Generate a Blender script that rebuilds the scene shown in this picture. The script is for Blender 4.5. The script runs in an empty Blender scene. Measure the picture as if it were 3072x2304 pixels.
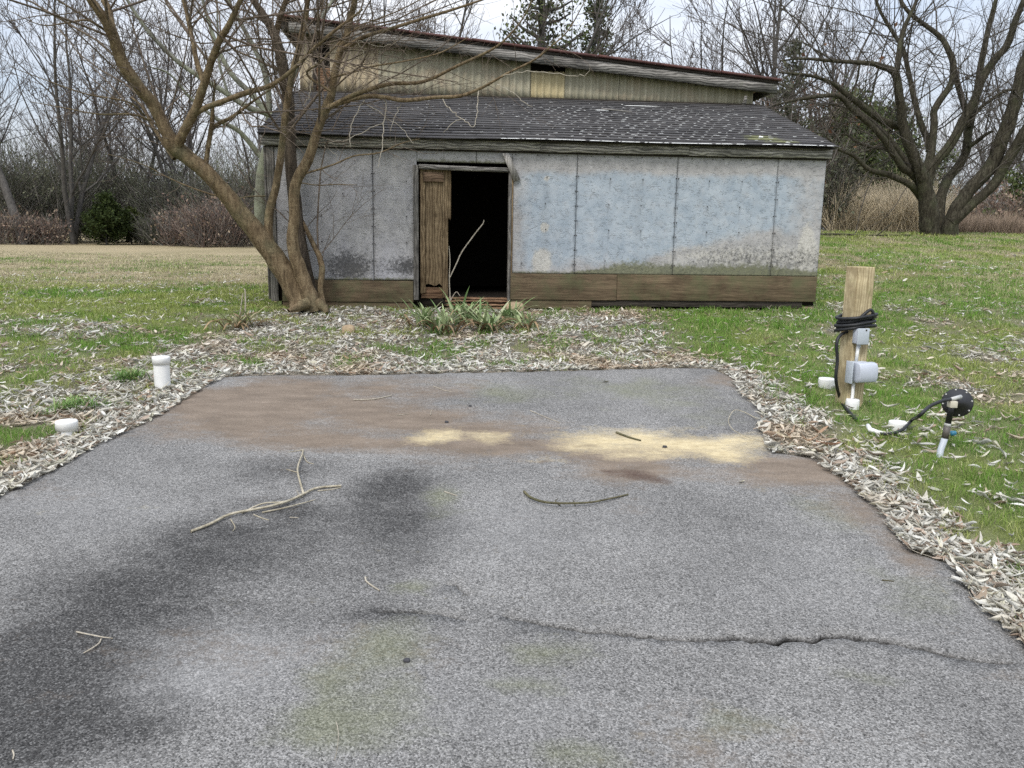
import bpy, bmesh, math, random
import numpy as np
from mathutils import Vector, Matrix
from mathutils.geometry import delaunay_2d_cdt

scn = bpy.context.scene
COL = scn.collection
PI = math.pi
R = math.radians

# ------------------------------------------------------------------ camera, sky, sun, exposure
FOC, PITCH, ROLL = 2450.0, R(10.3), 0.016          # focal length in pixels of a 3072-wide picture
CAM = np.array([0.0, 0.0, 1.6])
_f = np.array([0, math.cos(PITCH), -math.sin(PITCH)])
_r = np.array([1.0, 0, 0]); _u = np.array([0, math.sin(PITCH), math.cos(PITCH)])
RX = math.cos(ROLL)*_r + math.sin(ROLL)*_u
UX = -math.sin(ROLL)*_r + math.cos(ROLL)*_u
cd = bpy.data.cameras.new('camera'); cam = bpy.data.objects.new('camera', cd); COL.objects.link(cam)
cd.sensor_width = 36; cd.lens = FOC/3072*36; cd.clip_end = 3000; cd.clip_start = 0.05
cam.matrix_world = Matrix(((RX[0], UX[0], -_f[0], CAM[0]), (RX[1], UX[1], -_f[1], CAM[1]),
                           (RX[2], UX[2], -_f[2], CAM[2]), (0, 0, 0, 1)))
scn.camera = cam
scn.view_settings.view_transform = 'Standard'; scn.view_settings.look = 'None'
scn.view_settings.gamma = 1.0; scn.view_settings.use_curve_mapping = False
scn.view_settings.exposure = 0.55
scn.render.engine = 'CYCLES'
scn.cycles.use_denoising = False
scn.cycles.max_bounces = 6

SUN_EL, SUN_AZ = R(52), R(200)                     # behind the camera, a little to the left, through cloud
w = bpy.data.worlds.new('World'); scn.world = w; w.use_nodes = True
nt = w.node_tree; nt.nodes.clear()
wo = nt.nodes.new('ShaderNodeOutputWorld'); bg = nt.nodes.new('ShaderNodeBackground')
sky = nt.nodes.new('ShaderNodeTexSky'); sky.sky_type = 'NISHITA'; sky.sun_disc = False
sky.sun_elevation = SUN_EL; sky.sun_rotation = SUN_AZ; sky.air_density = 1.0; sky.dust_density = 2.0
tc = nt.nodes.new('ShaderNodeTexCoord'); mp = nt.nodes.new('ShaderNodeMapping'); mp.inputs['Scale'].default_value = (1, 1, 2.6)
nz = nt.nodes.new('ShaderNodeTexNoise'); nz.inputs['Scale'].default_value = 2.2; nz.inputs['Detail'].default_value = 6; nz.inputs['Roughness'].default_value = .55
rp = nt.nodes.new('ShaderNodeValToRGB')
rp.color_ramp.elements[0].position = .33; rp.color_ramp.elements[0].color = (.52, .52, .52, 1)
rp.color_ramp.elements[1].position = .62; rp.color_ramp.elements[1].color = (1, 1, 1, 1)
cl = nt.nodes.new('ShaderNodeValToRGB')            # cloud: grey-blue undersides to near white
cl.color_ramp.elements[0].position = .3; cl.color_ramp.elements[0].color = (3.7, 4.0, 4.6, 1)
cl.color_ramp.elements[1].position = .75; cl.color_ramp.elements[1].color = (5.5, 5.65, 5.9, 1)
mx = nt.nodes.new('ShaderNodeMix'); mx.data_type = 'RGBA'
nt.links.new(tc.outputs['Generated'], mp.inputs[0]); nt.links.new(mp.outputs[0], nz.inputs['Vector'])
nt.links.new(nz.outputs[0], rp.inputs[0]); nt.links.new(nz.outputs[0], cl.inputs[0])
nt.links.new(rp.outputs[0], mx.inputs[0]); nt.links.new(sky.outputs[0], mx.inputs[6]); nt.links.new(cl.outputs[0], mx.inputs[7])
sp_ = nt.nodes.new('ShaderNodeSeparateXYZ'); nt.links.new(tc.outputs['Generated'], sp_.inputs[0])   # an overcast sky is brighter overhead than at the horizon
mr = nt.nodes.new('ShaderNodeMapRange'); nt.links.new(sp_.outputs[2], mr.inputs[0]); mr.inputs[1].default_value = 0; mr.inputs[2].default_value = 1; mr.inputs[3].default_value = 1; mr.inputs[4].default_value = 2.9
vm = nt.nodes.new('ShaderNodeVectorMath'); vm.operation = 'SCALE'; nt.links.new(mx.outputs[2], vm.inputs[0]); nt.links.new(mr.outputs[0], vm.inputs['Scale'])
nt.links.new(vm.outputs[0], bg.inputs[0]); bg.inputs[1].default_value = .1; nt.links.new(bg.outputs[0], wo.inputs[0])

sd = bpy.data.lights.new('sun', 'SUN'); sun = bpy.data.objects.new('sun', sd); COL.objects.link(sun)
sd.energy = 1.5; sd.angle = R(14); sd.color = (1, .96, .9)
_sv = Vector((math.sin(SUN_AZ)*math.cos(SUN_EL), math.cos(SUN_AZ)*math.cos(SUN_EL), math.sin(SUN_EL)))
sun.rotation_euler = _sv.to_track_quat('Z', 'Y').to_euler(); sun.location = (0, -10, 20)

# ------------------------------------------------------------------ helpers: places
def ray(px, py): return _f*FOC + RX*(px-1536) - UX*(py-1152)
def sstep(a, b, x):
    t = np.clip((np.asarray(x, float)-a)/(b-a), 0, 1); return t*t*(3-2*t)
def H(x, y):                                       # the lie of the land
    x = np.asarray(x, float); y = np.asarray(y, float)
    near = .075*np.clip(y, -4, 9.5)
    right = sstep(-1, 6, x)
    up = right*(.103*np.clip(y-9.5, 0, 10.5) + .004*np.clip(y-20, 0, 60)) + (1-right)*.008*np.clip(y-9.5, 0, 60)
    return near + up
def at(px, py, Y):                                 # point seen at a photo pixel on the upright plane y = Y
    d = ray(px, py); return CAM + d*((Y-CAM[1])/d[1])
def on_ground(px, py, lift=0.0):
    d = ray(px, py); t = 1.6/2450
    lo, hi = .2, 60.
    for _ in range(50):
        m = (lo+hi)/2; q = CAM + d*(m/d[1])
        if q[2] > H(q[0], q[1]): lo = m
        else: hi = m
    q = CAM + d*(lo/d[1]); q[2] = H(q[0], q[1]) + lift
    return q
TH = R(5.0); SO = np.array([0, 9.86, 0.0])         # the shed stands 5 degrees askew
UE = np.array([math.cos(TH), math.sin(TH), 0]); VE = np.array([-math.sin(TH), math.cos(TH), 0])
def wall(px, py, v=0.0):                           # photo pixel -> (u, z) on the shed's front wall plane
    d = ray(px, py); t = ((SO+VE*v-CAM)@VE)/(d@VE); q = CAM+d*t
    return float((q-SO)@UE), float(q[2])

# ------------------------------------------------------------------ helpers: noise
_rs = np.random.RandomState(7)
_lat = _rs.rand(256, 256)
def vnoise(x, y):
    xi = np.floor(x).astype(int); yi = np.floor(y).astype(int); fx = x-xi; fy = y-yi
    fx = fx*fx*(3-2*fx); fy = fy*fy*(3-2*fy)
    g = lambda a, b: _lat[a % 256, b % 256]
    return (g(xi, yi)*(1-fx)+g(xi+1, yi)*fx)*(1-fy) + (g(xi, yi+1)*(1-fx)+g(xi+1, yi+1)*fx)*fy
def fbm(x, y, s=1.0, o=4, off=0.0):
    x = np.asarray(x, float)*s+off+31.7; y = np.asarray(y, float)*s+off*1.7+11.3
    a, t, tot = 1.0, 0, 0
    for _ in range(o):
        t = t+a*vnoise(x, y); tot += a; a *= .5; x = x*2.03+5.1; y = y*2.03+3.7
    return t/tot

# ------------------------------------------------------------------ helpers: meshes
def tag(o, label=None, cat=None, group=None, kind=None):
    if label: o['label'] = label
    if cat: o['category'] = cat
    if group: o['group'] = group
    if kind: o['kind'] = kind
    return o
def link(o, parent=None):
    COL.objects.link(o)
    if parent is not None: o.parent = parent
    return o
def empty(name, loc=(0, 0, 0), rz=0.0):
    o = bpy.data.objects.new(name, None); o.location = loc; o.rotation_euler = (0, 0, rz); o.empty_display_size = .1
    return link(o)
def mesh(name, V, quads=None, tris=None, mat=None, parent=None, smooth=False, cols=None, loc=None):
    V = np.asarray(V, dtype=np.float32).reshape(-1, 3)
    q = np.asarray(quads if quads is not None else np.zeros((0, 4)), dtype=np.int32).reshape(-1, 4)
    t = np.asarray(tris if tris is not None else np.zeros((0, 3)), dtype=np.int32).reshape(-1, 3)
    me = bpy.data.meshes.new(name)
    me.vertices.add(len(V)); me.vertices.foreach_set('co', V.ravel())
    nl = q.size+t.size; npol = len(q)+len(t)
    me.loops.add(nl); me.loops.foreach_set('vertex_index', np.concatenate([q.ravel(), t.ravel()]))
    me.polygons.add(npol)
    ls = np.concatenate([np.arange(len(q))*4, q.size+np.arange(len(t))*3]).astype(np.int32)
    me.polygons.foreach_set('loop_start', ls)
    if smooth: me.polygons.foreach_set('use_smooth', np.ones(npol, dtype=bool))
    me.update(calc_edges=True)
    for nm, c in (cols or {}).items():
        a = me.attributes.new(nm, 'FLOAT_COLOR', 'POINT')
        c = np.asarray(c, dtype=np.float32)
        if c.shape[1] == 3: c = np.concatenate([c, np.ones((len(c), 1), np.float32)], 1)
        a.data.foreach_set('color', c.ravel())
    if mat: me.materials.append(mat)
    o = bpy.data.objects.new(name, me)
    if loc is not None: o.location = loc
    return link(o, parent)

class MB:                                          # collects shapes for ONE mesh
    def __init__(s): s.v = []; s.q = []; s.t = []; s.n = 0
    def add(s, V, q=None, t=None):
        V = np.asarray(V, float).reshape(-1, 3); s.v.append(V)
        if q is not None and len(q): s.q.append(np.asarray(q)+s.n)
        if t is not None and len(t): s.t.append(np.asarray(t)+s.n)
        s.n += len(V); return s
    def hexa(s, P):                                # 8 corners: bottom 4 ccw, top 4 ccw
        return s.add(P, [(3, 2, 1, 0), (4, 5, 6, 7), (0, 1, 5, 4), (1, 2, 6, 5), (2, 3, 7, 6), (3, 0, 4, 7)])
    def box(s, a, b):
        x0, y0, z0 = a; x1, y1, z1 = b
        return s.hexa([(x0, y0, z0), (x1, y0, z0), (x1, y1, z0), (x0, y1, z0), (x0, y0, z1), (x1, y0, z1), (x1, y1, z1), (x0, y1, z1)])
    def tube(s, pts, rad, sides=8, cap=True):
        V, q = tube_arrays(np.asarray([pts], float), np.asarray([rad], float) if np.ndim(rad) else np.full((1, len(pts)), rad), sides)
        base = s.n; s.add(V, q)
        if cap:
            n = len(pts); c0 = np.mean(V[:sides], 0); c1 = np.mean(V[-sides:], 0)
            s.add([c0, c1]); k = s.n
            t = [((i+1) % sides+base, i+base, k-2) for i in range(sides)] + [(base+(n-1)*sides+i, base+(n-1)*sides+(i+1) % sides, k-1) for i in range(sides)]
            s.t.append(np.array(t))
        return s
    def lathe(s, prof, c=(0, 0, 0), axis=(0, 0, 1), sides=24):
        ax = Vector(axis).normalized(); m = ax.to_track_quat('Z', 'Y').to_matrix()
        V = []
        for r_, z_ in prof:
            for k in range(sides):
                a = 2*PI*k/sides; V.append(Vector(c)+m @ Vector((r_*math.cos(a), r_*math.sin(a), z_)))
        q = [(i*sides+k, i*sides+(k+1) % sides, (i+1)*sides+(k+1) % sides, (i+1)*sides+k) for i in range(len(prof)-1) for k in range(sides)]
        return s.add([tuple(v) for v in V], q)
    def build(s, name, mat, parent=None, smooth=False, cols=None, bevel=0, loc=None):
        V = np.concatenate(s.v); q = np.concatenate(s.q) if s.q else None; t = np.concatenate(s.t) if s.t else None
        o = mesh(name, V, q, t, mat, parent, smooth, cols, loc)
        if bevel:
            m = o.modifiers.new('bevel', 'BEVEL'); m.width = bevel; m.segments = 2; m.limit_method = 'ANGLE'
        return o

def tube_arrays(P, Rr, sides):                     # P (B,n,3), Rr (B,n)
    B, n, _ = P.shape
    T = np.gradient(P, axis=1); T /= np.linalg.norm(T, axis=2, keepdims=True)+1e-9
    av = np.abs(T.mean(1)); ref = np.eye(3)[np.argmin(av, axis=1)][:, None, :]
    N = np.cross(T, ref); N /= np.linalg.norm(N, axis=2, keepdims=True)+1e-9
    Bn = np.cross(T, N)
    a = np.arange(sides)*2*PI/sides
    V = P[:, :, None, :] + Rr[:, :, None, None]*(np.cos(a)[None, None, :, None]*N[:, :, None, :] + np.sin(a)[None, None, :, None]*Bn[:, :, None, :])
    idx = np.arange(B*n*sides).reshape(B, n, sides)
    a0 = idx[:, :-1, :]; a1 = np.roll(a0, -1, 2); b0 = idx[:, 1:, :]; b1 = np.roll(b0, -1, 2)
    return V.reshape(-1, 3), np.stack([a0, a1, b1, b0], -1).reshape(-1, 4)

def branches_mesh(name, brs, mat, parent, sides_of=lambda r: 3, smooth=True, loc=None):
    groups = {}
    for P, rr in brs:
        groups.setdefault((len(P), sides_of(rr[0])), []).append((P, rr))
    V = []; Q = []; n = 0
    for (k, sd_), L in groups.items():
        v, q = tube_arrays(np.array([[tuple(p) for p in P] for P, _ in L], float), np.array([rr for _, rr in L], float), sd_)
        V.append(v); Q.append(q+n); n += len(v)
    return mesh(name, np.concatenate(V), np.concatenate(Q), None, mat, parent, smooth, loc=loc)

def catmull(P, k=5):
    P = np.asarray(P, float); Q = np.concatenate([[2*P[0]-P[1]], P, [2*P[-1]-P[-2]]]); out = []
    for i in range(1, len(Q)-2):
        for j in range(k):
            t = j/k; a, b, c, d = Q[i-1], Q[i], Q[i+1], Q[i+2]
            out.append(.5*((2*b)+(-a+c)*t+(2*a-5*b+4*c-d)*t*t+(-a+3*b-3*c+d)*t**3))
    out.append(P[-1]); return np.array(out)

# ------------------------------------------------------------------ helpers: materials
class M:
    def __init__(s, name, rough=.85, spec=.25):
        s.m = bpy.data.materials.new(name); s.m.use_nodes = True; s.nt = s.m.node_tree; s.nt.nodes.clear()
        s.out = s.nt.nodes.new('ShaderNodeOutputMaterial'); s.b = s.nt.nodes.new('ShaderNodeBsdfPrincipled')
        s.nt.links.new(s.b.outputs[0], s.out.inputs[0]); s.b.inputs['Roughness'].default_value = rough
        s.b.inputs['Specular IOR Level'].default_value = spec; s._tc = None
    def n(s, t, **k):
        nd = s.nt.nodes.new(t)
        for a, b in k.items(): setattr(nd, a, b)
        return nd
    def put(s, sock, v):
        if isinstance(v, (int, float)):
            sock.default_value = v if sock.type == 'VALUE' else ((v, v, v, 1) if sock.type == 'RGBA' else (v, v, v))
        elif isinstance(v, (tuple, list)):
            sock.default_value = (*v, 1) if sock.type == 'RGBA' and len(v) == 3 else v
        else: s.nt.links.new(v, sock)
    def obj(s):
        if s._tc is None: s._tc = s.n('ShaderNodeTexCoord')
        return s._tc.outputs['Object']
    def pos(s): return s.n('ShaderNodeNewGeometry').outputs['Position']
    def map(s, vec, scale=(1, 1, 1), rot=(0, 0, 0), loc=(0, 0, 0)):
        m = s.n('ShaderNodeMapping'); s.put(m.inputs[0], vec); s.put(m.inputs['Scale'], scale); s.put(m.inputs['Rotation'], rot); s.put(m.inputs['Location'], loc); return m.outputs[0]
    def noise(s, vec, scale=5, detail=4, rough=.55, dist=0):
        m = s.n('ShaderNodeTexNoise'); s.put(m.inputs['Vector'], vec); s.put(m.inputs['Scale'], scale); s.put(m.inputs['Detail'], detail); s.put(m.inputs['Roughness'], rough); s.put(m.inputs['Distortion'], dist); return m.outputs[0]
    def vor(s, vec, scale=5, feature='F1', rnd=1.0, out='Distance'):
        m = s.n('ShaderNodeTexVoronoi', feature=feature); s.put(m.inputs['Vector'], vec); s.put(m.inputs['Scale'], scale); s.put(m.inputs['Randomness'], rnd); return m.outputs[out]
    def ramp(s, fac, *st):
        m = s.n('ShaderNodeValToRGB'); s.put(m.inputs[0], fac); e = m.color_ramp.elements
        while len(e) < len(st): e.new(.5)
        for k, (p, c) in enumerate(st):
            e[k].position = p; c = (c, c, c) if isinstance(c, (int, float)) else c; e[k].color = (*c, 1)
        return m.outputs[0]
    def mix(s, f, a, b, mode='MIX'):
        m = s.n('ShaderNodeMix', data_type='RGBA', blend_type=mode); s.put(m.inputs[0], f); s.put(m.inputs[6], a); s.put(m.inputs[7], b); return m.outputs[2]
    def math(s, op, a, b=0.0, c=0.0, clamp=False):
        m = s.n('ShaderNodeMath', operation=op, use_clamp=clamp); s.put(m.inputs[0], a); s.put(m.inputs[1], b); s.put(m.inputs[2], c); return m.outputs[0]
    def attr(s, name):
        a = s.n('ShaderNodeAttribute', attribute_name=name); sp = s.n('ShaderNodeSeparateColor'); s.nt.links.new(a.outputs['Color'], sp.inputs[0])
        return a.outputs['Color'], sp.outputs[0], sp.outputs[1], sp.outputs[2], a.outputs['Alpha']
    def rnd(s): return s.n('ShaderNodeObjectInfo').outputs['Random']
    def bump(s, h, strength=.5, dist=.01, prev=None):
        m = s.n('ShaderNodeBump'); s.put(m.inputs['Height'], h); s.put(m.inputs['Strength'], strength); s.put(m.inputs['Distance'], dist)
        if prev is not None: s.put(m.inputs['Normal'], prev)
        s.put(s.b.inputs['Normal'], m.outputs[0]); return m.outputs[0]
    def color(s, c): s.put(s.b.inputs['Base Color'], c); return s
    def done(s): return s.m

def wood(name, dark, light, axis='x', moss=0.0, mosscol=(.05, .06, .025), scale=1.0, rings=.5):
    m = M(name, .9, .15); v = m.obj()
    off = m.n('ShaderNodeVectorMath', operation='ADD'); m.put(off.inputs[0], v)
    cmb = m.n('ShaderNodeCombineXYZ'); rr = m.math('MULTIPLY', m.rnd(), 37.0)
    for k in range(3): m.put(cmb.inputs[k], rr)
    m.nt.links.new(cmb.outputs[0], off.inputs[1]); v = off.outputs[0]
    sc = {'x': (1.1, 22, 22), 'y': (22, 1.1, 22), 'z': (22, 22, 1.1)}[axis]
    sc = tuple(a*scale for a in sc)
    g1 = m.noise(m.map(v, sc), 1.0, 6, .65, .6)
    g2 = m.noise(m.map(v, tuple(a*4 for a in sc)), 1.0, 3, .6)
    wv = m.n('ShaderNodeTexWave', wave_type='BANDS', bands_direction={'x': 'Z', 'y': 'X', 'z': 'X'}[axis])
    sc2 = {'x': (.35, 1, 1), 'y': (1, .35, 1), 'z': (1, 1, .35)}[axis]
    m.put(wv.inputs['Vector'], m.map(v, sc2)); m.put(wv.inputs['Scale'], 9*scale); m.put(wv.inputs['Distortion'], 9.0); m.put(wv.inputs['Detail'], 2.0); m.put(wv.inputs['Detail Scale'], 1.2)
    f = m.math('ADD', m.math('MULTIPLY', g1, .75), m.math('MULTIPLY', g2, .35))
    f = m.math('ADD', m.math('MULTIPLY', f, 1-rings*.5), m.math('MULTIPLY', wv.outputs[1], rings*.5))
    c = m.ramp(f, (.28, dark), (.5, tuple((a+b)/2 for a, b in zip(dark, light))), (.74, light))
    big = m.noise(m.map(v, (1.6, 1.6, 3.2)), 1.3, 6, .68)
    c = m.mix(m.ramp(big, (.42, 0.0), (.66, .7)), c, tuple(a*.6 for a in dark))
    if moss:
        mf = m.noise(v, 3.1, 6, .7)
        c = m.mix(m.ramp(mf, (.62-.3*moss, 0.0), (.85-.3*moss, .8)), c, mosscol)
    m.color(c); m.bump(f, .6, .006)
    return m.done()

# ------------------------------------------------------------------ materials
def mat_plain(name, c, rough=.6, spec=.3, var=.15, scale=30):
    m = M(name, rough, spec); f = m.noise(m.obj(), scale, 5, .6)
    m.color(m.ramp(f, (.25, tuple(a*(1-var) for a in c)), (.75, tuple(min(1, a*(1+var)) for a in c)))); m.bump(f, .12, .002); return m.done()

def mat_ground():
    m = M('soil_and_thatch', .95, .1); v = m.pos()
    _, r_, g_, b_, _a = m.attr('cover')            # r green cover, g dry straw, b leaf-litter soil
    n1 = m.noise(v, 9, 6, .7); n2 = m.noise(v, 70, 5, .7); n3 = m.noise(m.map(v, (1, 1, 1)), 1.3, 4, .6)
    soil = m.ramp(n2, (.3, (.03, .024, .015)), (.7, (.12, .095, .06)))
    green = m.ramp(n2, (.28, (.035, .06, .012)), (.5, (.13, .19, .04)), (.75, (.32, .37, .13)))
    olive = m.ramp(n1, (.3, (.16, .19, .055)), (.7, (.38, .38, .18)))
    green = m.mix(m.ramp(n3, (.4, 0.0), (.65, .6)), green, olive)
    straw = m.ramp(n2, (.25, (.19, .15, .09)), (.55, (.4, .33, .21)), (.8, (.55, .47, .32)))
    straw = m.mix(m.ramp(n1, (.45, 0.0), (.75, .45)), straw, (.14, .15, .055))
    c = m.mix(r_, soil, green); c = m.mix(g_, c, straw)
    lit = m.ramp(n2, (.3, (.12, .1, .075)), (.6, (.38, .34, .27)), (.8, (.58, .54, .46)))
    c = m.mix(b_, c, lit)
    m.color(c); m.bump(m.math('ADD', n2, m.math('MULTIPLY', n1, .8)), .9, .03); return m.done()

def mat_asphalt():
    m = M('weathered_asphalt', .9, .2); v = m.pos()
    _, brown, sand, dark, green = m.attr('stain'); _, red, lightm, crack_shade, _y = m.attr('stain2_crack_shade')
    warp = m.noise(v, 5, 4, .6)
    grit = m.noise(v, 165, 4, .72); grit2 = m.noise(v, 30, 4, .7)
    cellv = m.vor(v, 190, 'F1', 1, 'Color'); csep = m.n('ShaderNodeSeparateColor'); m.nt.links.new(cellv, csep.inputs[0]); cell = csep.outputs[0]
    cdist = m.vor(v, 190, 'F1', 1, 'Distance')
    f = m.math('ADD', m.math('MULTIPLY', grit, .62), m.math('MULTIPLY', cell, .3))
    f = m.math('ADD', f, m.math('MULTIPLY', grit2, .14))
    lightc = m.ramp(f, (.32, (.05, .049, .047)), (.46, (.168, .165, .158)), (.58, (.255, .25, .24)), (.76, (.44, .43, .415)))
    darkc = m.ramp(f, (.32, (.012, .012, .012)), (.48, (.042, .041, .04)), (.6, (.07, .069, .067)), (.76, (.22, .217, .21)))
    def edge(a, lo=.3, hi=.7, amt=1.0):
        return m.ramp(m.math('ADD', a, m.math('ADD', m.math('MULTIPLY', m.math('SUBTRACT', m.noise(m.map(v, (1, 1.8, 1)), 6, 6, .7), .5), .9), m.math('MULTIPLY', m.math('SUBTRACT', m.noise(v, 45, 5, .75), .5), .7))), (lo, 0.0), (hi, amt))
    blot = m.ramp(m.noise(v, 1.6, 5, .6), (.36, .35), (.62, 0.0))
    c = m.mix(blot, lightc, darkc)
    c = m.mix(edge(lightm, .2, .9, .5), c, m.mix(.5, lightc, (.33, .33, .33)))
    c = m.mix(edge(dark, .15, .85, .93), c, darkc)
    greenc = m.mix(.5, m.ramp(f, (.3, (.03, .032, .02)), (.75, (.3, .31, .2))), (.15, .16, .085))
    c = m.mix(edge(green, .3, .95, .6), c, greenc)
    brownc = m.ramp(m.math('ADD', m.math('MULTIPLY', grit, .6), m.math('MULTIPLY', m.noise(m.map(v, (1, 2.6, 1)), 4, 6, .65), .4)), (.3, (.075, .056, .04)), (.52, (.175, .137, .103)), (.72, (.31, .25, .195)))
    c = m.mix(edge(brown, .2, .75, .92), c, brownc)
    sandc = m.ramp(m.math('ADD', m.math('MULTIPLY', grit, .5), m.math('MULTIPLY', m.noise(m.map(v, (1, 2, 1)), 14, 6, .7), .5)), (.3, (.22, .17, .1)), (.45, (.45, .37, .22)), (.7, (.66, .57, .37)))
    c = m.mix(edge(sand, .3, .95, .95), c, sandc)
    c = m.mix(edge(red, .3, .95, .9), c, m.ramp(grit, (.3, (.03, .018, .013)), (.7, (.11, .07, .055))))
    c = m.mix(m.ramp(crack_shade, (.05, 0.0), (.7, 1.0)), c, (.012, .011, .01))  # shade inside the crack groove painted near-black into the colour
    m.color(c)
    smooth = m.math('MAXIMUM', m.math('MAXIMUM', brown, sand), 0.0)
    hgt = m.math('SUBTRACT', f, m.math('MULTIPLY', cdist, .3))
    bm = m.n('ShaderNodeBump'); m.put(bm.inputs['Height'], hgt); m.put(bm.inputs['Strength'], m.math('SUBTRACT', .85, m.math('MULTIPLY', smooth, .55), clamp=True)); m.put(bm.inputs['Distance'], .012)
    m.put(m.b.inputs['Normal'], bm.outputs[0]); return m.done()

def mat_panel():
    m = M('weathered_painted_board', .9, .15); v = m.obj()
    _, blue, mildew, moss, streak = m.attr('wear'); _, white, purple, _b, _a = m.attr('wear2')
    n1 = m.noise(v, 6, 6, .65); n2 = m.noise(v, 55, 5, .7); n3 = m.noise(v, 1.8, 4, .55)
    grey = m.ramp(n1, (.3, (.3, .293, .29)), (.7, (.46, .452, .445)))
    grey = m.mix(m.ramp(n2, (.4, .25), (.6, 0.0)), grey, (.16, .16, .16))
    bl = m.ramp(n1, (.3, (.265, .325, .385)), (.7, (.4, .455, .505)))
    bf = m.ramp(m.math('ADD', blue, m.math('MULTIPLY', m.math('SUBTRACT', m.noise(v, 7, 8, .75), .5), 1.5)), (.2, 0.0), (1.0, .85))
    c = m.mix(bf, grey, bl)
    c = m.mix(m.math('MULTIPLY', purple, m.ramp(n3, (.4, 0.0), (.7, .5))), c, (.4, .405, .46))
    # strand edges of the board: short curved dark strokes
    def strokes(scale, rot, gate):
        s_ = m.noise(m.map(v, (1, 1, 3.4), (0, rot, 0)), scale, 1.5, .5, .4)
        line = m.ramp(m.math('ABSOLUTE', m.math('SUBTRACT', s_, .5)), (.0, 1.0), (.03, 0.0))
        g = m.ramp(m.noise(m.map(v, (1, 1, 1), (0, 0, 0), (gate, 0, gate)), 13, 2, .5), (.53, 0.0), (.6, 1.0))
        return m.math('MULTIPLY', line, g)
    st = m.math('MAXIMUM', strokes(9, .15, 3.1), m.math('MAXIMUM', strokes(7, -.5, 8.7), strokes(12, .6, 5.2)))
    c = m.mix(m.math('MULTIPLY', st, .42), c, (.09, .095, .1))
    wf = m.ramp(m.math('ADD', white, m.math('MULTIPLY', m.math('SUBTRACT', m.noise(v, 16, 7, .75), .5), 1.1)), (.35, 0.0), (.65, .85))
    c = m.mix(wf, c, m.ramp(n2, (.3, (.33, .315, .28)), (.7, (.62, .6, .55))))
    sp = m.noise(v, 38, 6, .8)
    mf = m.math('MULTIPLY', m.ramp(m.math('ADD', mildew, m.math('MULTIPLY', m.math('SUBTRACT', sp, .5), 1.7)), (.42, 0.0), (.72, 1.0)), .85)
    c = m.mix(mf, c, (.045, .045, .045))
    gf = m.ramp(m.math('ADD', moss, m.math('MULTIPLY', m.math('SUBTRACT', m.noise(v, 24, 6, .75), .5), 1.3)), (.4, 0.0), (.75, .85))
    c = m.mix(gf, c, m.ramp(sp, (.35, (.055, .06, .03)), (.65, (.19, .195, .11))))
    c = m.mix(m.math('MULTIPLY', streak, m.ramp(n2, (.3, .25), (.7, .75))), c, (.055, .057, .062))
    m.color(c)
    m.bump(m.math('ADD', m.math('MULTIPLY', n2, .5), m.math('MULTIPLY', st, -1.2)), .5, .005); return m.done()

def mat_shingle():
    m = M('asphalt_shingle', .95, .1); v = m.obj()
    n1 = m.noise(v, 2.2, 5, .65); n2 = m.noise(v, 130, 3, .7); n3 = m.noise(m.map(v, (8, 60, 60)), 1, 4, .6)
    c = m.ramp(n2, (.3, (.038, .036, .036)), (.7, (.14, .135, .134)))
    c = m.mix(m.ramp(n1, (.45, 0.0), (.75, .5)), c, (.12, .12, .122))
    c = m.mix(m.math('MULTIPLY', m.rnd(), .5), c, (.028, .028, .03))
    c = m.mix(m.ramp(n3, (.55, 0.0), (.75, .45)), c, (.14, .14, .145))
    _, lic, _g, _b, _a = m.attr('wear')
    lf = m.ramp(m.math('ADD', lic, m.math('MULTIPLY', m.math('SUBTRACT', m.noise(v, 30, 5, .7), .5), 1.0)), (.45, 0.0), (.8, .7))
    c = m.mix(lf, c, (.2, .21, .1))
    m.color(c); m.bump(n2, .5, .004); return m.done()

def mat_corrugated(name, c0, c1, rust):
    m = M(name, .7, .25); v = m.obj()
    n1 = m.noise(m.map(v, (9, 9, .9)), 1, 5, .65); n2 = m.noise(v, 5, 6, .7); n3 = m.noise(v, 45, 4, .7)
    c = m.ramp(n1, (.3, c0), (.7, c1)); c = m.mix(m.ramp(n2, (.5, 0.0), (.75, .55)), c, rust)
    c = m.mix(m.ramp(n3, (.3, .35), (.6, 0.0)), c, tuple(a*.5 for a in c0)); m.color(c); m.bump(n3, .2, .003); return m.done()

def mat_bark(name, dark, mid, light, lichen, amt=.4, ring=0.0):
    m = M(name, .92, .12); v = m.obj()
    n1 = m.noise(m.map(v, (26, 26, 5)), 1, 6, .7, .4); n2 = m.noise(v, 2.6, 5, .65); n3 = m.noise(v, 60, 4, .7); n4 = m.noise(v, 11, 5, .7)
    c = m.ramp(n1, (.28, dark), (.5, mid), (.72, light))
    c = m.mix(m.ramp(n2, (.62-.25*amt, 0.0), (.8-.25*amt, amt)), c, lichen)
    c = m.mix(m.ramp(n4, (.55, 0.0), (.72, .5)), c, tuple(a*1.35 for a in light))
    c = m.mix(m.ramp(n3, (.3, .4), (.55, 0.0)), c, tuple(a*.5 for a in dark))
    if ring:
        rg = m.noise(m.map(v, (4, 4, 30)), 1, 4, .6); c = m.mix(m.ramp(rg, (.52, 0.0), (.66, ring)), c, tuple(a*1.5 for a in light))
    m.color(c); m.bump(m.math('ADD', n1, m.math('MULTIPLY', n3, .4)), .8, .02); return m.done()

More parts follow.
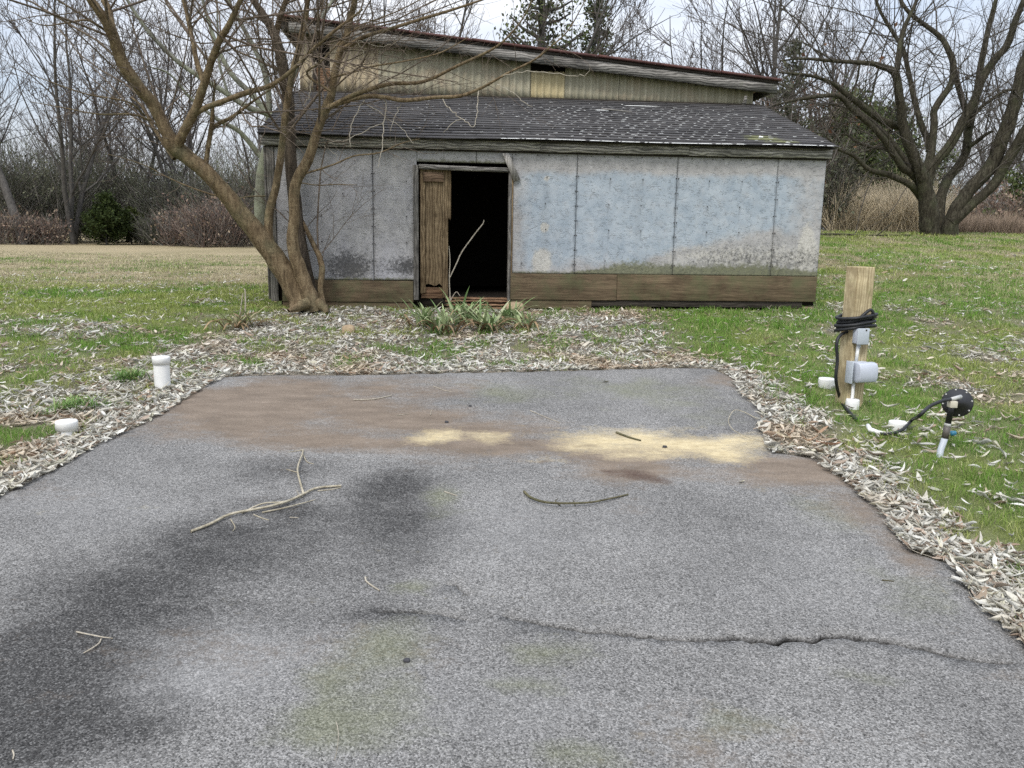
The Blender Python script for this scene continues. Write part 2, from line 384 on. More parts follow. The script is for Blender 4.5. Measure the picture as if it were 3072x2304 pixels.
def mat_vcol(name, rough=.75, spec=.2, trans=0.0, var=.25, scale=60):
    m = M(name, rough, spec); c = m.attr('tint')[0]; f = m.noise(m.pos(), scale, 3, .6)
    c2 = m.mix(m.ramp(f, (.3, var), (.7, 0.0)), c, 0.0, 'MIX'); m.color(c2)
    if trans:
        tr = m.n('ShaderNodeBsdfTranslucent'); m.put(tr.inputs[0], c2); ms = m.n('ShaderNodeMixShader'); ms.inputs[0].default_value = trans
        m.nt.links.new(m.b.outputs[0], ms.inputs[1]); m.nt.links.new(tr.outputs[0], ms.inputs[2]); m.nt.links.new(ms.outputs[0], m.out.inputs[0])
    return m.done()

GROUND = mat_ground(); ASPH = mat_asphalt(); PANEL = mat_panel(); SHINGLE = mat_shingle()
GREYWOOD = wood('grey_weathered_wood', (.06, .057, .053), (.33, .315, .29), 'x', .15, (.09, .1, .06), rings=.8)
FASCIA = wood('silver_grey_fascia_wood', (.11, .105, .097), (.55, .52, .48), 'x', .08, (.12, .13, .08), rings=.8)
LIGHTWOOD_Z = wood('pale_grey_loose_board', (.18, .17, .155), (.46, .44, .41), 'z')
GREYWOOD_Z = wood('grey_weathered_upright_wood', (.05, .046, .042), (.26, .245, .22), 'z', .15)
SILLWOOD = wood('mossy_brown_sill_wood', (.055, .039, .024), (.2, .15, .095), 'x', .6, (.1, .105, .055), rings=.25)
DOORWOOD = wood('old_tan_door_wood', (.07, .045, .024), (.3, .225, .135), 'z', .1, (.09, .08, .04))
BATTEN = wood('old_brown_batten_wood', (.06, .038, .024), (.24, .165, .11), 'x')
ROTWOOD = wood('rotten_red_brown_wood', (.055, .028, .016), (.32, .2, .12), 'x')
DARKWOOD = wood('dark_old_timber', (.02, .017, .014), (.07, .06, .05), 'x')
POSTWOOD = wood('treated_post_wood', (.26, .2, .11), (.6, .51, .32), 'z', .15, (.22, .23, .09), scale=1.6)
INSIDE = mat_plain('dark_inside_boards', (.02, .017, .014), .95, .05)  # one near-black colour for all inside and backing boards
IRON = mat_plain('rusty_nail_iron', (.035, .025, .02), .8, .3)
REDROOF = mat_corrugated('rusty_red_roofing', (.07, .033, .03), (.15, .07, .062), (.1, .085, .078))
CORR_TAN = mat_corrugated('tan_corrugated_sheet', (.36, .295, .195), (.56, .475, .335), (.42, .33, .25))
CORR_GREEN = mat_corrugated('greenish_corrugated_sheet', (.29, .27, .195), (.45, .42, .315), (.4, .29, .2))
CORR_YEL = mat_corrugated('yellow_corrugated_sheet', (.42, .35, .2), (.6, .52, .32), (.42, .36, .22))
PVC = mat_plain('white_pvc', (.74, .74, .72), .4, .4, .08, 14)
GREYPVC = mat_plain('grey_pvc', (.42, .46, .5), .45, .4, .1, 18)
BOXGREY = mat_plain('grey_box_plastic', (.44, .47, .53), .4, .4, .08, 12)
RUBBER = mat_plain('black_rubber', (.016, .017, .019), .5, .35, .25, 25)
BLACKPL = mat_plain('black_plastic', (.013, .013, .014), .35, .45, .2, 20)
STEEL = mat_plain('dull_steel', (.4, .4, .38), .45, .5, .2, 40)
BRASS = mat_plain('dull_fitting', (.09, .08, .07), .5, .5, .3, 40)
BLUEPL = mat_plain('blue_plastic', (.03, .16, .25), .45, .4)
CREAM = mat_plain('cream_paper_label', (.5, .47, .38), .7, .2)
STONE = mat_plain('tan_stone', (.34, .26, .17), .9, .15, .35, 12)
DARKSTONE = mat_plain('dark_stone', (.05, .05, .055), .8, .2, .3, 20)
LICHEN = mat_plain('white_lichen', (.72, .73, .7), .95, .1, .2, 60)
BARK = mat_bark('smooth_tan_bark', (.05, .035, .021), (.16, .117, .07), (.3, .235, .145), (.13, .135, .08), .5, .12)
BARK_DARK = mat_bark('dark_ivy_bark', (.03, .023, .018), (.075, .06, .045), (.15, .12, .09), (.05, .055, .035), .4)
TWIG = mat_bark('tan_twig_bark', (.07, .052, .04), (.16, .125, .095), (.26, .215, .17), (.12, .12, .085), .3)
BARK_R = mat_bark('mossy_grey_bark', (.015, .013, .01), (.05, .044, .032), (.125, .115, .085), (.075, .085, .045), .5)
TWIG_R = mat_bark('grey_brown_twig_bark', (.035, .03, .026), (.085, .075, .065), (.16, .145, .125), (.1, .1, .075), .3)
BARK_PALE = mat_bark('pale_lichened_bark', (.07, .07, .055), (.17, .17, .135), (.3, .305, .25), (.24, .26, .18), .7)
BARK_BG = mat_bark('far_grey_bark', (.04, .037, .034), (.085, .08, .074), (.14, .132, .122), (.1, .1, .085), .4)
TWIG_BG = mat_bark('far_twig_bark', (.07, .06, .056), (.12, .105, .098), (.17, .15, .14), (.13, .125, .11), .3)
STICK = mat_bark('dry_stick_bark', (.2, .175, .125), (.4, .36, .27), (.55, .5, .4), (.24, .24, .15), .3)
DARKSTICK = mat_bark('dark_stick_bark', (.05, .042, .028), (.11, .1, .06), (.18, .16, .1), (.13, .14, .07), .4)
PALESTEM = mat_bark('bleached_stem', (.26, .23, .18), (.4, .36, .29), (.5, .46, .38), (.3, .3, .22), .2)
GRASS = mat_vcol('grass_blades', .7, .2, .3, .3, 25)
LEAF = mat_vcol('dead_leaves', .8, .2, .2, .25, 45)
FOLI = mat_vcol('evergreen_foliage', .7, .2, .2, .3, 8)
STRAP = mat_vcol('strap_leaves', .6, .25, .2, .2, 30)
DRYG = mat_vcol('dry_tall_grass', .8, .15, .25, .25, 10)

# ================================================================== THE GROUND
DRIVE_PX = [(0, 1492), (106, 1439), (208, 1388), (268, 1351), (370, 1300), (463, 1254), (532, 1212), (583, 1180), (657, 1138), (722, 1131),
            (880, 1127), (1024, 1129), (1283, 1124), (1598, 1118), (1811, 1113), (2048, 1104), (2140, 1108), (2205, 1135), (2233, 1190), (2300, 1246),
            (2290, 1293), (2330, 1362), (2446, 1382), (2511, 1431), (2562, 1465), (2645, 1535), (2742, 1655), (2872, 1697), (2920, 1770), (2975, 1840), (3072, 1920)]
DP = np.array([on_ground(*p)[:2] for p in DRIVE_PX])
DP = np.concatenate([[[-2.55, -3.5], [-2.5, 1.0], [-2.52, 2.6]], DP, [[1.84, 1.4], [1.9, -3.5]]])
_rr = np.random.RandomState(3)
def ragged(P, step=.12, amp=.018):
    out = []
    for i in range(len(P)):
        a, b = P[i], P[(i+1) % len(P)]; n = max(1, int(np.linalg.norm(b-a)/step)); nrm = np.array([b[1]-a[1], a[0]-b[0]])/(np.linalg.norm(b-a)+1e-9)
        for k in range(n): out.append(a+(b-a)*k/n + nrm*_rr.uniform(-amp, amp))
    return np.array(out)
DPR = ragged(DP)
def in_poly(x, y, P):
    x = np.asarray(x); y = np.asarray(y); c = np.zeros(x.shape, bool); j = len(P)-1
    for i in range(len(P)):
        xi, yi = P[i]; xj, yj = P[j]
        c ^= ((yi > y) != (yj > y)) & (x < (xj-xi)*(y-yi)/(yj-yi+1e-12)+xi); j = i
    return c
def edge_dist(x, y, P=DP):
    d = np.full(np.shape(x), 1e9)
    for i in range(len(P)):
        a, b = P[i], P[(i+1) % len(P)]; ab = b-a; t = np.clip(((x-a[0])*ab[0]+(y-a[1])*ab[1])/(ab@ab+1e-12), 0, 1)
        d = np.minimum(d, np.hypot(x-a[0]-t*ab[0], y-a[1]-t*ab[1]))
    return d
def shed_uv(x, y):
    dx = np.asarray(x)-SO[0]; dy = np.asarray(y)-SO[1]
    return dx*UE[0]+dy*UE[1], dx*VE[0]+dy*VE[1]
def cover(x, y):                                    # green grass, dry straw, leaf litter at a place
    x = np.asarray(x, float); y = np.asarray(y, float)
    e = edge_dist(x, y); u, v = shed_uv(x, y)
    n = fbm(x, y, .9, 4); n2 = fbm(x, y, 2.6, 3, 9.0); n3 = fbm(x, y, .35, 3, 4.0)
    strip = np.exp(-(e/(.12+(.4+.35*(1-sstep(-2.3, -1.8, x)))*fbm(x, y, 1.7, 3, 51.0)))**2)
    front = sstep(-3.3, -2.3, x)*(1-sstep(.9, 2.1, x))*sstep(6.2, 6.6, y)*(1-sstep(-.25, .0, v))
    leftfld = (1-sstep(-3.2, -2.4, x))*sstep(3.5, 5, y)*(1-sstep(8.2, 9.6, y))
    litter = np.clip(strip*1.1 + front*(.98+1.3*(n-.5)+1.2*(n2-.5)) + leftfld*(.34+1.6*(n2-.5)) + sstep(2, 4, x)*(1-sstep(9, 12, y))*(.3+1.6*(n2-.5)) + .25*(n-.45), 0, 1)
    dry = np.clip(sstep(11, 15, y)*(1-sstep(-1.5, 2, x))*(.75+1.6*(n-.5)) + sstep(10.5, 13, y)*sstep(3, 5, x)*(.25+1.6*(n2-.5)), 0, 1)
    dry = np.maximum(dry, np.clip(sstep(20, 24, y)*(.8+.6*(n3-.5)), 0, 1))
    green = np.clip(.95+1.0*(n-.5)-litter*1.0-dry*.8, 0, 1)
    return green, dry, litter

def axis_pts(lo, a, b, hi, st, grow=1.25):
    c = list(np.arange(a, b+1e-6, st)); s = st; x = b
    while x < hi: s *= grow; x += s; c.append(x)
    s = st; x = a; L = []
    while x > lo: s *= grow; x -= s; L.append(x)
    return np.array(L[::-1]+c)
gx = axis_pts(-900, -13, 14, 900, .12); gy = axis_pts(-900, 2.5, 24, 1500, .12)
GX, GY = np.meshgrid(gx, gy); gv = np.stack([GX.ravel(), GY.ravel(), H(GX, GY).ravel()], 1)
_inside = in_poly(gv[:, 0], gv[:, 1], DP); _ed = edge_dist(gv[:, 0], gv[:, 1])
_bump = (fbm(gv[:, 0], gv[:, 1], 1.4, 3, 2.0)-.5)*.06*sstep(.1, .6, np.where(_inside, 0, _ed))*(np.abs(gv[:, 1]) < 40)
gv[:, 2] += _bump - np.where(_inside & (_ed > .05), .05, 0)
gi = np.arange(len(gv)).reshape(GX.shape)
gq = np.stack([gi[:-1, :-1], gi[:-1, 1:], gi[1:, 1:], gi[1:, :-1]], -1).reshape(-1, 4)
gc = np.stack(cover(gv[:, 0], gv[:, 1]), 1)
ground = mesh('ground', gv, gq, None, GROUND, None, True, {'cover': gc})
tag(ground, 'short winter lawn sloping up around the shed and driveway', 'ground', kind='structure')
def GH(x, y):                                       # surface height including the small bumps
    ed = edge_dist(np.asarray(x, float), np.asarray(y, float))
    return H(x, y) + (fbm(x, y, 1.4, 3, 2.0)-.5)*.06*sstep(.1, .6, np.where(in_poly(x, y, DP), 0, ed))

# ---- driveway: a triangulated sheet with the crack cut in as a real groove
def DH(x, y): return H(x, y)+.022+(fbm(x, y, 1.1, 3, 7.0)-.5)*.02
crack_px = [(1500, 1862), (1545, 1880), (1600, 1888), (1680, 1906), (1760, 1918), (1850, 1922), (1930, 1930), (2010, 1936), (2060, 1941), (2130, 1936), (2200, 1934), (2270, 1938), (2330, 1948), (2360, 1930), (2440, 1938), (2480, 1922), (2560, 1930), (2640, 1940), (2710, 1952), (2790, 1968), (2860, 1988), (2930, 2000), (3000, 2003), (3060, 2003)]
crack_w = [.004, .005, .007, .009, .009, .01, .012, .011, .012, .012, .017, .018, .02, .018, .017, .016, .015, .014, .014, .013, .011, .01, .009, .006]
crack2_px = [(1130, 1856), (1180, 1854), (1240, 1855), (1300, 1862), (1370, 1874), (1430, 1884)]
crack3_px = [(1330, 1766), (1368, 1776), (1400, 1800), (1420, 1824)]
def jag(px, wd, seed, amp=.006):
    rs = np.random.RandomState(seed); P = np.array([on_ground(*p)[:2] for p in px]); Q = []; W = []; NN = []
    for i in range(len(P)-1):
        n = max(2, int(np.linalg.norm(P[i+1]-P[i])/.022))
        for k in range(n):
            t = k/n; d_ = P[min(i+2, len(P)-1)]-P[max(0, i-1)]; d_ = d_/np.linalg.norm(d_); n_ = np.array([-d_[1], d_[0]]); NN.append(n_); Q.append(P[i]*(1-t)+P[i+1]*t+n_*rs.uniform(-amp, amp)); W.append((wd[i]*(1-t)+wd[i+1]*t)*rs.uniform(.65, 1.3))
    return np.array(Q), np.array(W), np.array(NN)
cverts = []; cedges = []; crackset = {}
def add_loop(pts, closed=True):
    b = len(cverts); cverts.extend([Vector((float(p[0]), float(p[1]))) for p in pts]); n = len(pts)
    cedges.extend([(b+i, b+(i+1) % n) for i in range(n if closed else n-1)]); return b
add_loop(DPR)
crack_lines = []
for px, wd, sd_ in ((crack_px, crack_w, 1), (crack2_px, [.004, .006, .006, .005, .005, .003], 2), (crack3_px, [.002, .004, .004, .002], 3)):
    Q, W, N = jag(px, wd, sd_)
    crack_lines.append(Q)
    ring = np.concatenate([Q+N*W[:, None], (Q-N*W[:, None])[::-1]]); add_loop(ring); ring2 = np.concatenate([(Q+N*W[:, None]*.72)[1:-1], (Q-N*W[:, None]*.72)[1:-1][::-1]]); b2 = add_loop(ring2); b = add_loop(Q[2:-2], False)
    for i in range(len(ring2)): crackset[b2+i] = .03
    for i in range(len(Q)-4): crackset[b+i] = .055
gxx, gyy = np.meshgrid(np.arange(-2.6, 2.0, .07), np.arange(.6, 7.0, .07)); gxx = gxx+_rr.uniform(-.02, .02, gxx.shape); gyy = gyy+_rr.uniform(-.02, .02, gyy.shape)
allc = np.concatenate(crack_lines)
ok = in_poly(gxx, gyy, DP) & (edge_dist(gxx, gyy) > .05)
for x_, y_ in zip(gxx[ok], gyy[ok]):
    if np.min((allc[:, 0]-x_)**2+(allc[:, 1]-y_)**2) > .03**2: cverts.append(Vector((float(x_), float(y_))))
cv, ce, cf, ov, oe, of = delaunay_2d_cdt(cverts, cedges, [list(range(len(DPR)))], 1, 1e-5)
dv = np.array([(p.x, p.y) for p in cv]); dz = DH(dv[:, 0], dv[:, 1])
for i, orig in enumerate(ov):
    for o_ in orig:
        if o_ in crackset: dz[i] -= crackset[o_]
de = edge_dist(dv[:, 0], dv[:, 1], DPR); dz -= np.where(de < .004, .018, 0)
def blobs(x, y, L):                                 # (pixel centre, half-width m, half-depth m, strength)
    t = np.zeros(np.shape(x))
    for px, py, rx, ry, a in L:
        c = on_ground(px, py); t = np.maximum(t, a*np.exp(-(((x-c[0])/rx)**2+((y-c[1])/ry)**2)))
    return t
X, Y = dv[:, 0], dv[:, 1]; nz1 = fbm(X, Y, 2.2, 4, 3.0)-.5; nz2 = fbm(X, Y, 5, 4, 6.0)-.5
brown = blobs(X, Y, [(1200, 1270, .7, .5, .95), (1420, 1300, .5, .3, .9), (1120, 1170, .6, .4, .9), (2000, 1420, .7, .25, .7), (2330, 1440, .5, .2, .8), (900, 1180, .6, .5, .9), (820, 1240, .8, .6, 1.0), (760, 1290, .62, .4, 1), (1000, 1235, .75, .5, 1.05), (640, 1200, .45, .3, .8), (1280, 1190, .42, .3, .85), (1000, 1330, 1.0, .22, 1), (1500, 1345, .9, .25, .8), (1900, 1375, .9, .28, .75), (2420, 1420, .5, .25, .95), (2180, 1140, .25, .3, .5), (2560, 1540, .16, .3, .6), (2700, 1660, .12, .3, .6)])+nz1*.9
sandm = blobs(X, Y, [(1750, 1345, .3, .2, .8), (2150, 1365, .35, .22, .9), (1900, 1310, .5, .2, .8), (1318, 1318, .19, .17, 1), (1480, 1315, .2, .13, .8), (1840, 1330, .42, .22, 1.05), (2080, 1345, .5, .2, 1.05), (2240, 1330, .3, .16, .95), (1960, 1375, .4, .12, .9), (1640, 1390, .25, .06, .55)])+nz2*.75
dark = blobs(X, Y, [(1180, 1560, .35, .5, .8), (700, 1640, .5, .3, .9), (450, 1780, .5, .3, 1), (150, 1960, .4, .28, 1), (330, 2200, .28, .16, .9), (60, 2150, .35, .3, 1), (1180, 1480, .3, .35, 1), (900, 1560, .45, .22, .75), (620, 1700, .45, .28, 1), (360, 1850, .4, .22, 1), (130, 2050, .35, .2, 1), (60, 2250, .3, .2, 1), (1190, 1680, .25, .28, .6), (1130, 1860, .16, .06, .8), (820, 1420, .4, .25, .55), (1480, 1170, .1, .05, .3)])+nz1*.5
green = blobs(X, Y, [(1550, 1190, .6, .4, .75), (1900, 1180, .7, .5, .7), (1000, 2050, .14, .1, .9), (1180, 2100, .12, .1, .8), (1130, 1960, .17, .18, 1), (1050, 2180, .25, .14, 1), (1330, 1490, .12, .3, .7), (1640, 1985, .17, .07, .9), (1560, 2080, .2, .05, .7), (2640, 2050, .12, .05, .7), (2250, 2190, .2, .08, .7), (1700, 2290, .2, .08, .8), (2700, 1800, .2, .5, .55), (2480, 1560, .2, .3, .5), (1700, 1200, .6, .4, .5), (2050, 1230, .4, .5, .5), (1230, 1770, .1, .05, .8)])+nz2*.9
redm = blobs(X, Y, [(1820, 1425, .1, .05, .9), (1930, 1445, .1, .05, .9), (1700, 1385, .06, .03, .8), (1590, 1330, .05, .03, .7), (1760, 1345, .09, .035, .7), (1660, 1290, .05, .02, .7), (1870, 1318, .1, .03, .6), (1880, 1432, .15, .07, 1), (1640, 1395, .07, .035, .85), (1740, 1398, .07, .03, .8), (1990, 1450, .05, .05, .7), (1560, 1310, .05, .02, .6), (2640, 2080, .04, .03, .6)])+nz2*.6
lightm = blobs(X, Y, [(620, 2020, .35, .3, .9), (1500, 1600, .7, .5, .6), (300, 1560, .5, .4, .6), (2400, 1700, .6, .6, .5), (1850, 1180, .5, .5, .6), (1500, 2150, .5, .25, .5)])+nz1*.6
c4 = lambda *a: np.clip(np.stack(a, 1), 0, 1)
one = np.ones(len(X))
tri = [f for f in cf if len(f) == 3]
crack_shade = np.zeros(len(X))
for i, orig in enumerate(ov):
    if any(o_ in crackset for o_ in orig): crack_shade[i] = 1  # groove vertices that get the painted-in crack shade
drive = mesh('driveway', np.stack([X, Y, dz], 1), None, tri, ASPH, None, False, {'stain': c4(brown, sandm, dark, green), 'stain2_crack_shade': c4(redm, lightm, crack_shade, one)})
tag(drive, 'cracked grey asphalt driveway stained with brown dirt and yellow sand', 'driveway', kind='structure')

# ================================================================== THE SHED
shed = empty('shed', tuple(SO+np.array([0, 0, .74])), TH)
tag(shed, 'old lean-to shed with peeling blue-grey board walls and dark shingle roof', 'shed')
ZB = -.74                                           # children are written in world heights, shifted to the base
def sh(name, mb, mat, parent=None, **k):
    V = mb.v
    for a in V: a[:, 2] += ZB
    return mb.build(name, mat, parent or shed, **k)
def board(name, a, b, mat, parent=None, bevel=.004, **k): return sh(name, MB().box(a, b), mat, parent, bevel=bevel, **k)
def skew_board(name, p, q, width, v0, v1, mat, parent=None, jitter=0.0, seed=0, bevel=.003):   # a board in the wall plane from p to q (u,z), hanging below that line
    n = 10; rs = np.random.RandomState(seed); mb = MB(); V = []
    for k in range(n+1):
        t = k/n; u = p[0]+(q[0]-p[0])*t; z = p[1]+(q[1]-p[1])*t
        V += [(u, v0, z-width+rs.uniform(-1, 1)*jitter), (u, v1, z-width), (u, v1, z), (u, v0, z+rs.uniform(-1, 1)*jitter)]
    qd = []
    for k in range(n):
        a = 4*k; qd += [(a+i, a+(i+1) % 4, a+4+(i+1) % 4, a+4+i)[::-1] for i in range(4)]
    qd += [(0, 1, 2, 3), (4*n+3, 4*n+2, 4*n+1, 4*n)]
    mb.add(V, qd); return sh(name, mb, mat, parent)

UL, UR = -2.85, 3.76
# wall panels: u edges, bottoms; the door gap lies between -1.15 and -0.06
def panel(u0, u1, z0, z1, nails=True):
    nu = max(2, int((u1-u0)/.016)); nzz = max(2, int((z1-z0)/.016))
    us = np.linspace(u0, u1, nu); zs = np.linspace(z0, z1, nzz); UU, ZZ = np.meshgrid(us, zs)
    Vf = np.stack([UU.ravel(), (-.012+(fbm(UU, ZZ, 1.1, 2, 5)-.5)*.012).ravel(), ZZ.ravel()], 1)
    idx = np.arange(len(Vf)).reshape(UU.shape); q = np.stack([idx[:-1, :-1], idx[:-1, 1:], idx[1:, 1:], idx[1:, :-1]], -1).reshape(-1, 4)
    rim = np.concatenate([idx[0, :], idx[1:, -1], idx[-1, -2::-1], idx[-2:0:-1, 0]]); nb = len(Vf)
    Vb = Vf[rim].copy(); Vb[:, 1] = .006; k = len(rim)
    rq = np.array([(rim[i], nb+i, nb+(i+1) % k, rim[(i+1) % k]) for i in range(k)])
    V = np.concatenate([Vf, Vb]); u_, z_ = V[:, 0], V[:, 2]
    n1 = fbm(u_, z_, 3.0, 4, 1)-.5; n2 = fbm(u_, z_, 9, 4, 2)-.5
    low = 1.22+.06*np.clip(u_, 0, 4)+.13*np.clip(u_-1.2, 0, 4)
    blue = sstep(-.12, .12, z_-low+n1*.3)*(1-sstep(2.28, 2.42, z_+n1*.1))*sstep(-.1, .25, u_)*(1-.6*sstep(3.2, 3.6, u_))
    mil = .8*np.exp(-(((u_+1.95)/.38)**2+((z_-1.2)/.26)**2)) + .75*np.exp(-(((u_+1.25)/.25)**2+((z_-1.22)/.14)**2))
    mil = mil+.55*sstep(1.2, 2.6, u_)*np.exp(-((z_-1.35)/.3)**2)+.04*(u_ < -.9)
    moss = np.exp(-((z_-z0)/.05)**2)*.7+.95*np.exp(-((z_-1.16)/(.06+.22*fbm(u_, u_*0, 2.2, 3, 8.0)))**2)*sstep(.6, 1.4, u_)*(1-.5*sstep(3.3, 3.7, u_))
    white = 1.25*np.exp(-(((u_-.33)/.12)**2+((z_-1.3)/.16)**2))+1.1*np.exp(-(((u_-.36)/.06)**2+((z_-1.7)/.06)**2))+.7*np.exp(-(((u_-.37)/.05)**2+((z_-2.27)/.05)**2))+.85*np.exp(-(((u_-3.6)/.09)**2+((z_-1.55)/.3)**2))+.45*np.exp(-(((u_+1.9)/.5)**2+((z_-1.15)/.2)**2))+.55*sstep(.8, 2.5, u_)*np.exp(-((z_-1.38)/.24)**2)
    streak = np.zeros(len(V))
    def drip(uc, zt, ln, wd=.009, a=.8):
        return a*np.exp(-((u_-uc+.006*np.sin(z_*21))/wd)**2)*sstep(zt-ln, zt-ln*.2, z_)*(z_ < zt+.01)
    for uc in JOINTS:
        streak = np.maximum(streak, .7*np.exp(-((u_-uc)/.008)**2)*(.5+.5*(n2 > -.1)))
    for uc, zt in NAILS: streak = np.maximum(streak, drip(uc, zt, .1+.1*((uc*7+zt*3) % 1)))
    streak = np.maximum(streak, .28*np.exp(-((u_-.37)/.06)**2)*sstep(1.3, 1.5, z_)*(1-sstep(2.2, 2.3, z_)))
    streak = np.maximum(streak, .25*np.exp(-((u_-1.48)/.05)**2)*sstep(1.4, 1.7, z_)*(1-sstep(2.25, 2.3, z_)))
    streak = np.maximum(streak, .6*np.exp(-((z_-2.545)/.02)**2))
    V[:, 2] += ZB
    o = mesh('wall_panel', V, np.concatenate([q, rq]), None, PANEL, shed, False,
             {'wear': np.clip(np.stack([blue, mil, moss, streak], 1), 0, 1), 'wear2': np.clip(np.stack([white, (u_ < -1)*.8, 0*u_, 0*u_+1], 1), 0, 1)})
    return o
JOINTS = [-1.655, .73, 1.935, 3.165]
NAILS = []
for uc, cnt in ((-1.668, 6), (-1.64, 6), (.718, 7), (.742, 7), (1.922, 7), (1.95, 7), (3.152, 6), (3.18, 6)):
    for k in range(cnt): NAILS.append((uc, 1.22+(2.42-1.22)*(k+.3)/cnt))
for uc in (.37, 1.13, 1.52, 2.33, 2.73): NAILS += [(uc, 2.28), (uc-.01, 1.98), (uc, 1.68)]
for uc in (-2.25, -1.27): NAILS += [(uc, 2.2), (uc, 1.8), (uc, 1.5)]
NAILS += [(.09, 1.28), (1.1, 1.32), (-2.0, 2.05)]
g = .003
panel(UL+.09, -1.655-g, 1.055, 2.565); panel(-1.655+g, -1.15, 1.06, 2.565)
panel(-1.147, -.46-g, 2.425, 2.565); panel(-.46+g, -.043, 2.425, 2.565)
panel(-.04, .73-g, 1.157, 2.565); panel(.73+g, 1.935-g, 1.16, 2.565); panel(1.935+g, 3.165-g, 1.162, 2.565); panel(3.165+g, UR, 1.162, 2.565)
nm = MB()
for k, (u_, z_) in enumerate(NAILS): nm.lathe([(.0065, 0), (.005, -.004), (.0001, -.005)], (u_, -.016, z_), (0, 1, 0), 6)
for u_ in np.arange(.0, 3.7, .21): nm.lathe([(.0065, 0), (.005, -.004), (.0001, -.005)], (u_+.05*math.sin(u_*9), -.016, 2.53), (0, 1, 0), 6)
o = sh('nail_heads', nm, IRON); o['kind'] = 'stuff'
# backing wall behind the panels, side walls, back
DEPTH = 2.35
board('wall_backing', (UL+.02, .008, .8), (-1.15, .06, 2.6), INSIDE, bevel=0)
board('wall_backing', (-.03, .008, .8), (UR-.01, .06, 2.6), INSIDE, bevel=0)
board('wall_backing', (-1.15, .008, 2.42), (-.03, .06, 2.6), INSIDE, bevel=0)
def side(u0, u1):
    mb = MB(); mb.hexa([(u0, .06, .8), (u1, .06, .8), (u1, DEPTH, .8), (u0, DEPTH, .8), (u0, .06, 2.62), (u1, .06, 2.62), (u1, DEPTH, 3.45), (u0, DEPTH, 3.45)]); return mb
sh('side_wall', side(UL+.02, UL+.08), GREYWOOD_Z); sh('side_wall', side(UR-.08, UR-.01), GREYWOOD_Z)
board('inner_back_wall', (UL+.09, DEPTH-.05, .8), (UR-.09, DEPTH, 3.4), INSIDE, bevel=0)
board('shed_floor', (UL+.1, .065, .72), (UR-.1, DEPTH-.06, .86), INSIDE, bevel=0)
# sill boards along the foot of the wall
board('sill_board', (-2.72, -.035, .80), (-1.195, .0, 1.052), SILLWOOD)
board('sill_board', (-2.72, -.02, .70), (-1.2, .004, .797), SILLWOOD)
board('sill_board', (-.04, -.035, .845), (1.25, .0, 1.156), SILLWOOD)
board('sill_board', (1.254, -.033, .85), (3.755, .0, 1.159), SILLWOOD)
board('sill_board', (-.03, -.02, .74), (.95, .004, .842), SILLWOOD)
board('sill_board', (.95, -.012, .77), (3.6, .004, .847), DARKWOOD)
board('corner_trim', (UL, -.03, .80), (UL+.085, -.001, 2.56), GREYWOOD_Z)
board('corner_trim', (UL-.03, -.025, .82), (UL-.004, .04, 2.56), GREYWOOD_Z)
for u_ in (-2.5, -.6, 1.4, 3.45):
    board('foundation_block', (u_, .02, .6), (u_+.3, .3, .79), STONE, bevel=.01)
# fascia under the eaves (four lengths butted) and strip below it
fb = [(-2.9, .28), (.283, 2.05), (2.053, 3.8)]
for k, (a, b) in enumerate(fb): skew_board('fascia_board', (a, 2.675+.004*math.sin(k*3)), (b, 2.682), .112, -.07, -.035, FASCIA, jitter=.003, seed=k)
board('drip_strip', (-2.86, -.032, 2.548), (3.77, -.018, 2.57), DARKWOOD)
# door frame
board('door_jamb', (-1.19, -.05, .83), (-1.13, .05, 2.385), GREYWOOD_Z)
board('door_jamb', (-.078, -.04, .80), (-.043, .06, 2.32), GREYWOOD_Z)
board('door_jamb', (-.042, -.03, .85), (-.022, -.013, 2.3), DOORWOOD)
skew_board('door_header', (-1.125, 2.392), (-.03, 2.375), .05, -.045, .05, GREYWOOD, jitter=.003, seed=5)
ld = MB(); a_ = [(-.16, 2.535), (-.085, 2.54), (.055, 2.245), (-.025, 2.225)]
ld.hexa([(u, -.062, z) for u, z in a_]+[(u, -.04, z) for u, z in a_][:4])
o = sh('loose_board', ld, LIGHTWOOD_Z)
# door leaf, hinged on the left and pushed a little inwards
door = empty('door'); door.parent = shed; door.location = (-1.128, .0, ZB); door.rotation_euler = (0, 0, R(9))
def dplank(x0, x1, z0, z1, y0, y1, mat, seed, name='plank', jag_=.03):
    rs = np.random.RandomState(seed); n = 6; V = []
    for k in range(n+1):
        x = x0+(x1-x0)*k/n; zb = z0+rs.uniform(0, jag_); zt = z1-rs.uniform(0, .006)
        V += [(x, y0, zb), (x, y1, zb), (x, y1, zt), (x, y0, zt)]
    q = []
    for k in range(n): a = 4*k; q += [(a+i, a+4+i, a+4+(i+1) % 4, a+(i+1) % 4) for i in range(4)]
    q += [(3, 2, 1, 0), (4*n, 4*n+1, 4*n+2, 4*n+3)]
    return MB().add(V, q).build(name, mat, door, bevel=.002)
dplank(.015, .075, .9, 2.345, -.012, .018, DOORWOOD, 1); dplank(.079, .275, .98, 2.345, -.012, .018, DOORWOOD, 2, jag_=.07); dplank(.279, .345, .84, 2.34, -.012, .02, DOORWOOD, 3)
dplank(.348, .38, 1.76, 2.34, -.008, .022, DOORWOOD, 4)
dplank(.05, .29, 2.2, 2.31, -.042, -.0125, BATTEN, 5, 'batten', .004)
dplank(.03, .34, .84, .98, .02, .04, ROTWOOD, 6, 'kick_board', .01)
